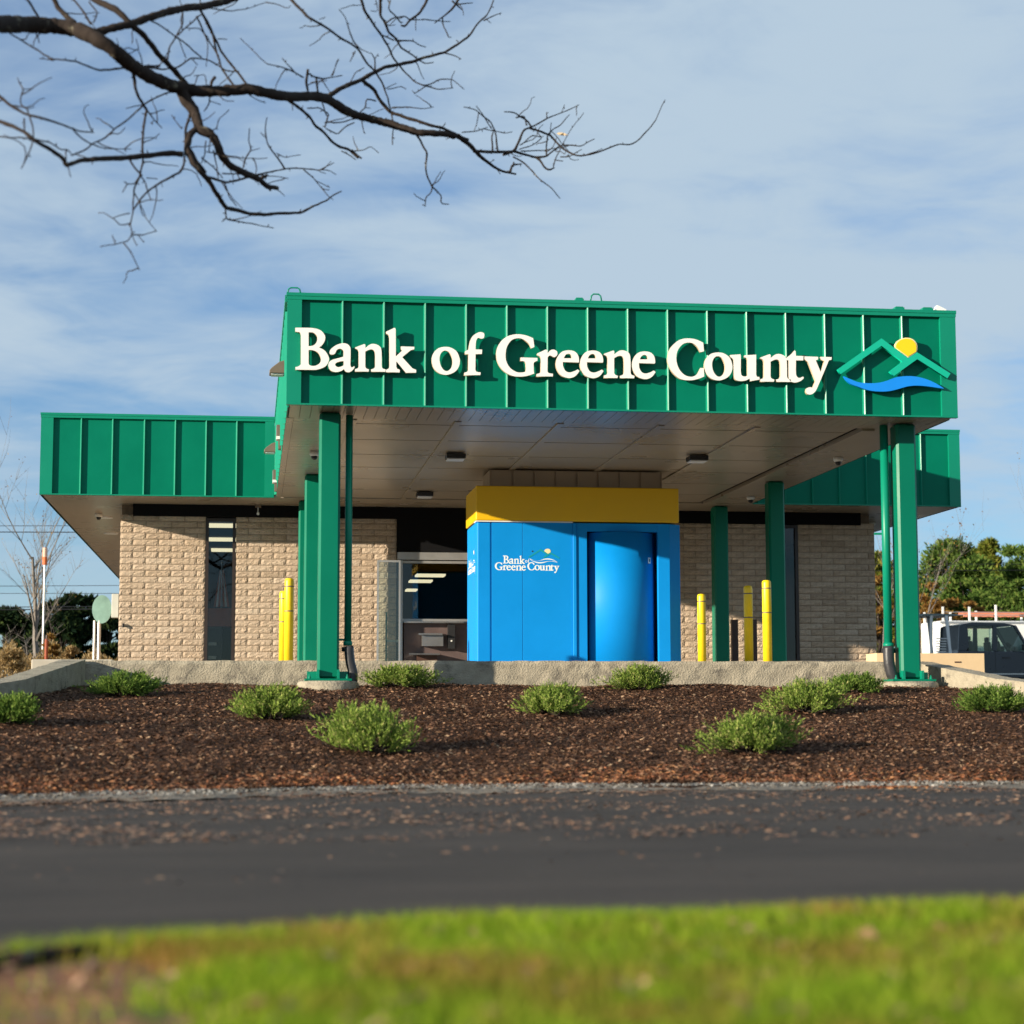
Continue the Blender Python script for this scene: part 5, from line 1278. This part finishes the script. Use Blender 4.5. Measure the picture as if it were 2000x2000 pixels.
# tan reeds along the left
g = np.random.default_rng(5); n = 9000
u = g.uniform(-40, 235, n); Yr = g.uniform(62, 66, n); X_ = np.array([P(a, 1300, b_)[0] for a, b_ in zip(u, Yr)])
hgt = .62 * (1 + .35 * np.sin(u / 13) + .2 * g.normal(0, 1, n).clip(-1, 1)) * np.where(u < 120, 1, .75) + .65
z0 = ZG + hgt * g.random(n) ** .6; d = g.normal(0, .5, (n, 3)); d[:, 2] = 1; d /= np.linalg.norm(d, axis=1)[:, None]; e_ = np.cross(d, g.normal(0, 1, (n, 3))); e_ /= np.linalg.norm(e_, axis=1)[:, None]
c_ = np.stack([X_, Yr, z0], -1); s_ = .07
V = np.stack([c_ - d * s_, c_ + e_ * s_ * .3, c_ + d * s_, c_ - e_ * s_ * .3], 1).reshape(-1, 3)
tag(link('dry_reeds', np_mesh(V, np.arange(n * 4).reshape(n, 4), 4), M['tan']), kind='stuff')
for (u, v, w, h, sd, l) in ((22, 1295, 60, .9, 61, 'golden bush at the far left edge below the bare tree'), (100, 1280, 34, 1.5, 62, 'orange-brown bush right of the bare tree trunk'), (140, 1285, 46, 1.0, 63, 'tan bush left of the oval sign')):
    b = P(u, 1300, 60); leafy(b[0], 60, ZG, w / F_PX * 60 * 1.2, h + .3, sd, M['autumn' if sd == 62 else 'tan'], 'autumn_bush', l, n=2200, s=.06, shape='bush', cat='bush', group='dry bushes left of the bank', clumps=14)
# oval sign, marker pole, red post
b = P(197, 1290, 50)
t = thing('oval_sign', 'pale green oval sign on two grey posts left of the brick corner', 'sign', (b[0], 50, ZG))
for u in (184, 193):
    x = P(u, 1250, 50)[0] - b[0]; MB().tube([(x, 0, 0), (x, 0, P(u, 1212, 50)[2] - ZG)], .035 if u == 184 else .045, 8).build('post', M['alu'], t)
cz = P(197, 1190, 50)[2] - ZG; el_ = [(.22 * math.cos(a) * 1.1, cz + .36 * math.sin(a) * 1.0) for a in [k * 2 * math.pi / 28 for k in range(28)]]
MB().prismY(el_, -.04, .04).build('face', mat('pale_green_sign', (.25, .42, .36), .35, var=.25, vscale=3), t)
b = P(83, 1290, 66); t = thing('marker_pole', 'slender grey pole topped by an orange and white sleeve', 'pole', (b[0], 66, ZG))
z1, z2, z3 = P(83, 1103, 66)[2] - ZG, P(83, 1088, 66)[2] - ZG, P(83, 1070, 66)[2] - ZG
MB().tube([(0, 0, 0), (0, 0, z1)], .035, 8).build('pole', M['alu'], t)
MB().tube([(0, 0, z1), (0, 0, z2)], .085, 10).build('orange_sleeve', mat('orange_plastic', (.65, .13, .02), .5, var=.1), t)
MB().tube([(0, 0, z2 + .002), (0, 0, z3)], .08, 10).build('white_sleeve', mat('faded_orange', (.72, .42, .30), .5, var=.1), t)
b = P(90, 1290, 58); t = thing('red_post', 'rusty red post beside the foot of the bare tree', 'post', (b[0], 58, ZG))
MB().tube([(0, 0, 0), (0, 0, P(90, 1248, 58)[2] - ZG)], .05, 8).build('post', mat('rusty_red', (.30, .06, .02), .7, var=.2), t); MB().tube([(0, 0, P(90, 1248, 58)[2] - ZG), (0, 0, P(90, 1240, 58)[2] - ZG)], .025, 8).build('cap', M['brown'], t)
b = P(110, 1292, 34); t = thing('stone_ledge', 'flat grey slab lying just behind the left end of the curb', 'slab', (b[0], 34, ZP))
MB().box(-.42, .95, 0, 1.2, -.02, P(110, 1290, 34)[2] - ZP + .02).build('slab', M['slab'], t, bevel=.02)
# power lines
def wire(u0, v0, u1, v1, Y, r, label, sag=.25, grp='power lines left of the bank'):
    a = P(u0, v0, Y); b = P(u1, v1, Y); a = a + (a - b) * 1.2; n = 24
    m_ = MB().tube([tuple(a + (b - a) * k / n - np.array([0, 0, sag * 4 * (k / n) * (1 - k / n)])) for k in range(n + 1)], r, 5)
    tag(m_.build('power_line', M['black']), label, 'cable', grp)
for v0, v1, r, l in ((1027, 1027, .012, 'topmost thin power line over the left trees'), (1039, 1040, .019, 'second power line from the top over the left trees'), (1145, 1143, .011, 'thin power line at mid height crossing the bare tree'),
                     (1159, 1159, .010, 'faint power line just under the mid-height one'), (1186, 1184, .016, 'upper of the two low power lines above the evergreens'), (1191, 1189, .02, 'lowest thick power line above the evergreens')):
    wire(-40, v0, 320, v1, 75, r, l, 0.0)
for v0, l in ((1101, 'upper thin power line in front of the right pines'), (1113, 'lower thin power line in front of the right pines')):
    a = P(1700, v0 + 2, 80); b = P(2100, v0, 80); tag(MB().tube([tuple(a), tuple(b)], .010, 5).build('power_line', M['black']), l, 'cable', 'power lines on the right')
# right background trees
for (u, top, wpx, Y, sd, mt, l, shp) in ((1866, 1052, 120, 112, 31, 'pine', 'big green pine rising behind the white trailer left of the golden conifer', 'round'), (1938, 1042, 92, 110, 32, 'pine_gold', 'golden-green conifer with a pointed top behind the trailer', 'cone'),
                                         (1995, 1050, 110, 108, 33, 'pine', 'green pine cut off by the right photo edge', 'round'), (1902, 1078, 90, 106, 36, 'pine', 'yellow-green pine filling the gap between the two tall ones', 'round'),
                                         (1720, 1075, 70, 106, 34, 'pine_gold', 'golden tree glimpsed between brick wall and right downspout', 'round'), (1800, 1150, 60, 104, 35, 'pine', 'low green tree behind the right column', 'round')):
    b = P(u, 1300, Y); leafy(b[0], Y, ZG, wpx / F_PX * Y * 1.28, P(u, top, Y)[2] - ZG, sd, M[mt], 'pine_tree', l, n=17000, s=.17, shape=shp, group='conifers on the right', clumps=75)
for (u, top, wpx, Y, sd, mt, l) in ((1822, 1135, 58, 96, 41, 'autumn', 'russet brown bush between the right column and the trailer'), (1858, 1165, 60, 94, 42, 'autumn', 'orange autumn bush behind the truck rack'), (1905, 1165, 40, 95, 43, 'autumn', 'reddish autumn bush in front of the golden conifer'),
                                    (1950, 1120, 80, 97, 44, 'pine', 'low green bush right of the reddish one'), (1990, 1128, 60, 93, 45, 'pine', 'olive bush at the right photo edge'), (1718, 1120, 55, 92, 46, 'autumn', 'orange autumn tree seen past the right brick corner')):
    b = P(u, 1300, Y); leafy(b[0], Y, ZG, wpx / F_PX * Y * 1.2, P(u, top, Y)[2] - ZG, sd, M[mt], 'autumn_bush', l, n=6500, s=.11, shape='round', cat='bush', group='autumn bushes on the right', clumps=26, trunk=True)
for (u, top, Y, sd, ln, l) in ((1790, 1025, 88, 51, .12, 'thin leafless tree just right of the front right column'), (1985, 1010, 90, 52, .02, 'leafless grey tree above the pine at the right edge'), (1812, 1090, 86, 53, -.1, 'leafless tree with a few russet leaves behind the right column'), (1715, 1060, 84, 54, 0, 'leafless tree between brick corner and downspout')):
    b = P(u, 1300, Y); bare_tree(b[0], Y, ZG, P(u, top, Y)[2] - ZG, sd, M['bark_far'], 'bare_tree', l, spread=.42, levels=2, trunk=.04, lean=ln, leaf=(M['autumn'], 120 if sd in (53, 51) else 40, .06), group='leafless trees on the right', kids=5)

# ---- vehicles
def wheel(t, x, y, z, r, w=.24):
    wl = MB().tube([(x, y - w / 2, z), (x, y + w / 2, z)], r, 24).build('wheel', M['black'], t, smooth=False)
    MB().tube([(x, y - w / 2 - .01, z), (x, y - w / 2 + .02, z)], r * .62, 16).build('rim', M['alu'], wl)
carpaint = mat('dark_blue_grey_paint', (.018, .025, .040), .3, coat=.3, var=.03)
carglass = glass('vehicle_glass', (.78, .86, .82), .01, .0)
def solid(poly_hw, name, m, parent, bevel=.03):
    """poly side profile (x,z) with half width hw"""
    poly, hw = poly_hw
    return MB().prismY(poly, -hw, hw).build(name, m, parent, bevel=bevel)
YT = 62; xr = P(1852, 1240, YT)[0]     # rear of cab
zt_ = P(1900, 1218, YT)[2]
t = thing('pickup_truck', 'dark blue-grey crew cab pickup with a rack over its bed, parked side-on', 'truck', (xr, YT, .84))
H = zt_ - .84
# lower body (tailgate at left, nose at right)
body = [(-2.05, .50), (-1.95, .42), (-1.75, .42), (-1.6, .62), (-1.35, .78), (-1.05, .78), (-.8, .62), (-.68, .42), (2.35, .38), (2.5, .62), (2.75, .78), (3.05, .78), (3.3, .62), (3.42, .42), (3.9, .45), (3.95, .95), (3.8, 1.12), (2.75, 1.22), (2.45, 1.25), (0, 1.28), (-.04, 1.18), (-2.08, 1.18)]
solid((body, .93), 'body', carpaint, t)
def cabshell():
    # pillars & roof as separate solid strips leaving real window openings on the near side
    b = MB()
    for s in (-1, 1):
        yo, yi = s * .90, s * .83
        ya, yb = min(yo, yi), max(yo, yi)
        b.prismY([(0, 1.28), (.28, 1.28), (.36, 1.40), (.34, H - .12), (.16, H - .06), (.06, H - .10)], ya, yb)
        b.prismY([(.16, H - .06), (.34, H - .12), (1.95, H - .12), (2.02, H - .10), (1.60, H - .015), (.5, H)], ya, yb)
        b.prismY([(1.16, 1.28), (1.34, 1.28), (1.34, H - .12), (1.20, H - .12)], ya, yb)
        b.prismY([(2.42, 1.26), (2.52, 1.26), (2.02, H - .10), (1.92, H - .12)], ya, yb)
    b.prismY([(.10, H - .08), (.5, H), (1.60, H - .015), (2.02, H - .10), (1.60, H - .07), (.5, H - .05)], -.83, .83)
    b.box(0.0, .05, -.83, .83, 1.2, 1.32)
    return b
cab = cabshell().build('cab', carpaint, t, bevel=.01)
for a, b_ in (((.36, 1.16), 1), ((1.34, 2.38), 2)):
    for s in (-1, 1):
        x0, x1 = a
        poly = [(x0, 1.27), (x1, 1.27), (x1, H - .12), (x0, H - .12)] if b_ == 1 else [(x0, 1.27), (2.42, 1.27), (1.93, H - .12), (x0, H - .12)]
        MB().prismY(poly, s * .86 - .004, s * .86 + .004).build('side_window', carglass, cab)
MB().quad((2.47, -.82, 1.27), (2.47, .82, 1.27), (1.98, .78, H - .11), (1.98, -.78, H - .11)).build('windscreen', carglass, cab)
MB().quad((.03, -.82, 1.32), (.03, .82, 1.32), (.11, .78, H - .10), (.11, -.78, H - .10)).build('rear_window', M['black'], cab)
for s in (-1, 1): MB().box(2.16, 2.34, s * 1.02 - .07, s * 1.02 + .07, 1.30, 1.50).build('mirror', M['black'], t, bevel=.02)
for x in (.5, 1.48): MB().box(x, x + .26, -.955, -.935, 1.03, 1.08).build('door_handle', M['black'], t)
for x in (1.25, 0.02, 2.46): MB().box(x - .006, x + .006, -.934, -.928, .45, 1.26).build('door_gap', M['black'], t)
MB().box(-.6, 2.3, -.945, -.93, .50, .54).build('side_moulding', M['alu'], t)
for x, s in ((.55, -.4), (.55, .4), (1.5, -.4), (1.5, .4)):
    MB().prismY([(x, .9), (x + .12, .9), (x + .06, 1.62), (x - .06, 1.62)], s - .22, s + .22).build('seat', M['black'], t, bevel=.04)
    MB().box(x - .06, x + .04, s - .12, s + .12, 1.62, 1.78).build('headrest', M['black'], t, bevel=.03)
MB().tube([(1.98, -.56, 1.32), (1.98, -.2, 1.40)], .02, 6).build('steering_wheel', M['black'], t)
for x in (-1.2, 2.9):
    for s in (-1, 1): wheel(t, x, s * .84, .39, .39)
MB().box(3.90, 3.97, -.8, -.5, .85, 1.02).build('headlight', M['lens'], t); MB().box(3.90, 3.97, .5, .8, .85, 1.02).build('headlight', M['lens'], t)
rk = thing('ladder_rack', 'grey overhead rack with white uprights standing on the pickup bed', 'rack', (xr, YT, .84 + 1.18))
rt = P(1830, 1205, YT)[2] - .84 - 1.18
for s in (-.85, .85):
    MB().prismY([(-.30, 0), (-.22, 0), (-.32, rt), (-.42, rt)], s - .03, s + .03).build('upright', M['white'], rk)
    MB().prismY([(-.95, 0), (-.88, 0), (-.84, rt), (-.92, rt)], s - .03, s + .03).build('upright', M['alu'], rk)
MB().box(-1.15, 0.02, -.88, .88, rt, rt + .06).build('top_frame', mat('rack_grey', (.16, .2, .19), .5, var=.1), rk)
for k in range(6): MB().box(-.75, -.42 + k * .01, -.87, -.84, .06 + k * .085, .09 + k * .085).build('slat', M['alu'], rk)
# white box trailer behind
YV = 69; xv0 = P(1838, 1230, YV)[0]; zv = P(1838, 1212, YV)[2]; 
t = thing('white_trailer', 'long white box trailer with a roof rack behind the pickup', 'trailer', (xv0, YV, .84))
hv = zv - .84
MB().box(0, 7.2, 0, 2.2, .55, hv).build('box', M['white'], t, bevel=.06)
MB().box(-.03, 7.23, -.03, -.001, hv - .10, hv - .03).build('top_rail', M['alu'], t)
for k in range(12): MB().box(.3 + k * .6, .32 + k * .6, -.012, -.001, .6, hv - .12).build('panel_seam', mat('seam_grey', (.5, .5, .48), .5, var=.05) if k == 0 else bpy.data.materials['seam_grey'], t)
MB().box(.75, 1.85, -.016, -.001, hv - .95, hv - .30).build('hatch', mat('pale_cream', (.80, .74, .62), .5, var=.03), t); 
MB().box(.70, 1.90, -.010, -.001, hv - .30, hv - .27).build('hatch_trim', mat('faded_red', (.45, .16, .10), .5, var=.05), t)
MB().box(2.45, 4.3, -.016, -.001, .7, hv - .22).build('side_door', M['white'], t)
for x in (5.2, 6.2): wheel(t, x, -.02 + .2, .38, .38)
rr = thing('roof_rack', 'roof rack with white uprights and thin rails on top of the trailer', 'rack', (xv0, YV, .84 + hv))
for x in (.12, 1.15, 2.18, 4.0):
    hh = .52 if x != 2.18 else .60
    MB().box(x - .035, x + .035, .06, .12, 0.001, hh).build('upright', M['white'], rr)
    MB().box(x - .035, x + .035, 2.05, 2.11, 0.001, hh * .8).build('upright', M['white'], rr)
for z in (.22, .32): MB().tube([(.1, .09, z), (4.2, .09, z)], .014, 6).build('rail', M['alu'], rr)
for (z, y_, l) in ((.20, .7, 'nearer orange ladder lying on the trailer roof rack'), (.31, 1.2, 'farther orange ladder lying on the trailer roof rack')):
    t = thing('ladder', l, 'ladder', (xv0 + 1.3, YV + y_, .84 + hv), 'ladders on the trailer rack')
    om = bpy.data.materials.get('ladder_orange') or mat('ladder_orange', (.62, .22, .12), .5, var=.1)
    for s in (0, .4): MB().box(0, 3.6, s - .02, s + .02, z, z + .09).build('side_rail', om, t)
    for k in range(11): MB().tube([(.15 + k * .33, 0, z + .05), (.15 + k * .33, .4, z + .05)], .016, 6).build('rung', M['alu'], t)
# pale vehicle glimpsed behind, left of the pickup bed
def car(x, y, z, label, m, L=4.4):
    t = thing('parked_car', label, 'car', (x, y, z))
    low = [(0, .35), (.35, .3), (.45, .55), (.65, .68), (.95, .68), (1.15, .55), (1.25, .28), (3.0, .28), (3.1, .55), (3.3, .68), (3.6, .68), (3.8, .55), (3.9, .3), (4.35, .35), (4.4, .7), (4.2, .88), (3.2, .98), (.2, 1.0), (0, .85)]
    solid((low, .88), 'body', m, t, .04)
    cab = [(.35, 1.0), (.75, 1.38), (1.3, 1.47), (2.1, 1.46), (2.6, 1.33), (3.2, .98)]
    c_ = solid((cab, .74), 'cabin', m, t, .05)
    for s in (-1, 1):
        MB().prismY([(.62, 1.03), (.86, 1.33), (1.3, 1.40), (1.55, 1.40), (1.55, 1.03)], s * .745 - .004, s * .745 + .004).build('side_window', M['black'], c_)
        MB().prismY([(1.62, 1.03), (1.62, 1.40), (2.05, 1.39), (2.5, 1.27), (2.95, 1.03)], s * .745 - .004, s * .745 + .004).build('side_window', M['black'], c_)
    for xw in (.8, 3.45):
        for s in (-1, 1): wheel(t, xw, s * .80, .33, .33)
    MB().box(4.33, 4.41, -.75, -.45, .62, .76).build('headlight', M['lens'], t); MB().box(4.33, 4.41, .45, .75, .62, .76).build('headlight', M['lens'], t)
b = P(1722, 1250, 76); car(b[0] - 2.2, 76, .84, 'pale blue car glimpsed between brick corner and downspout', mat('pale_blue_paint', (.35, .45, .6), .3, coat=.5, var=.02))
b = P(22, 1310, 84); car(b[0] - 3.6, 84, ZG, 'dark car with a curved roof just showing at the left photo edge', mat('grey_car_paint', (.09, .10, .11), .25, coat=.5, var=.02))
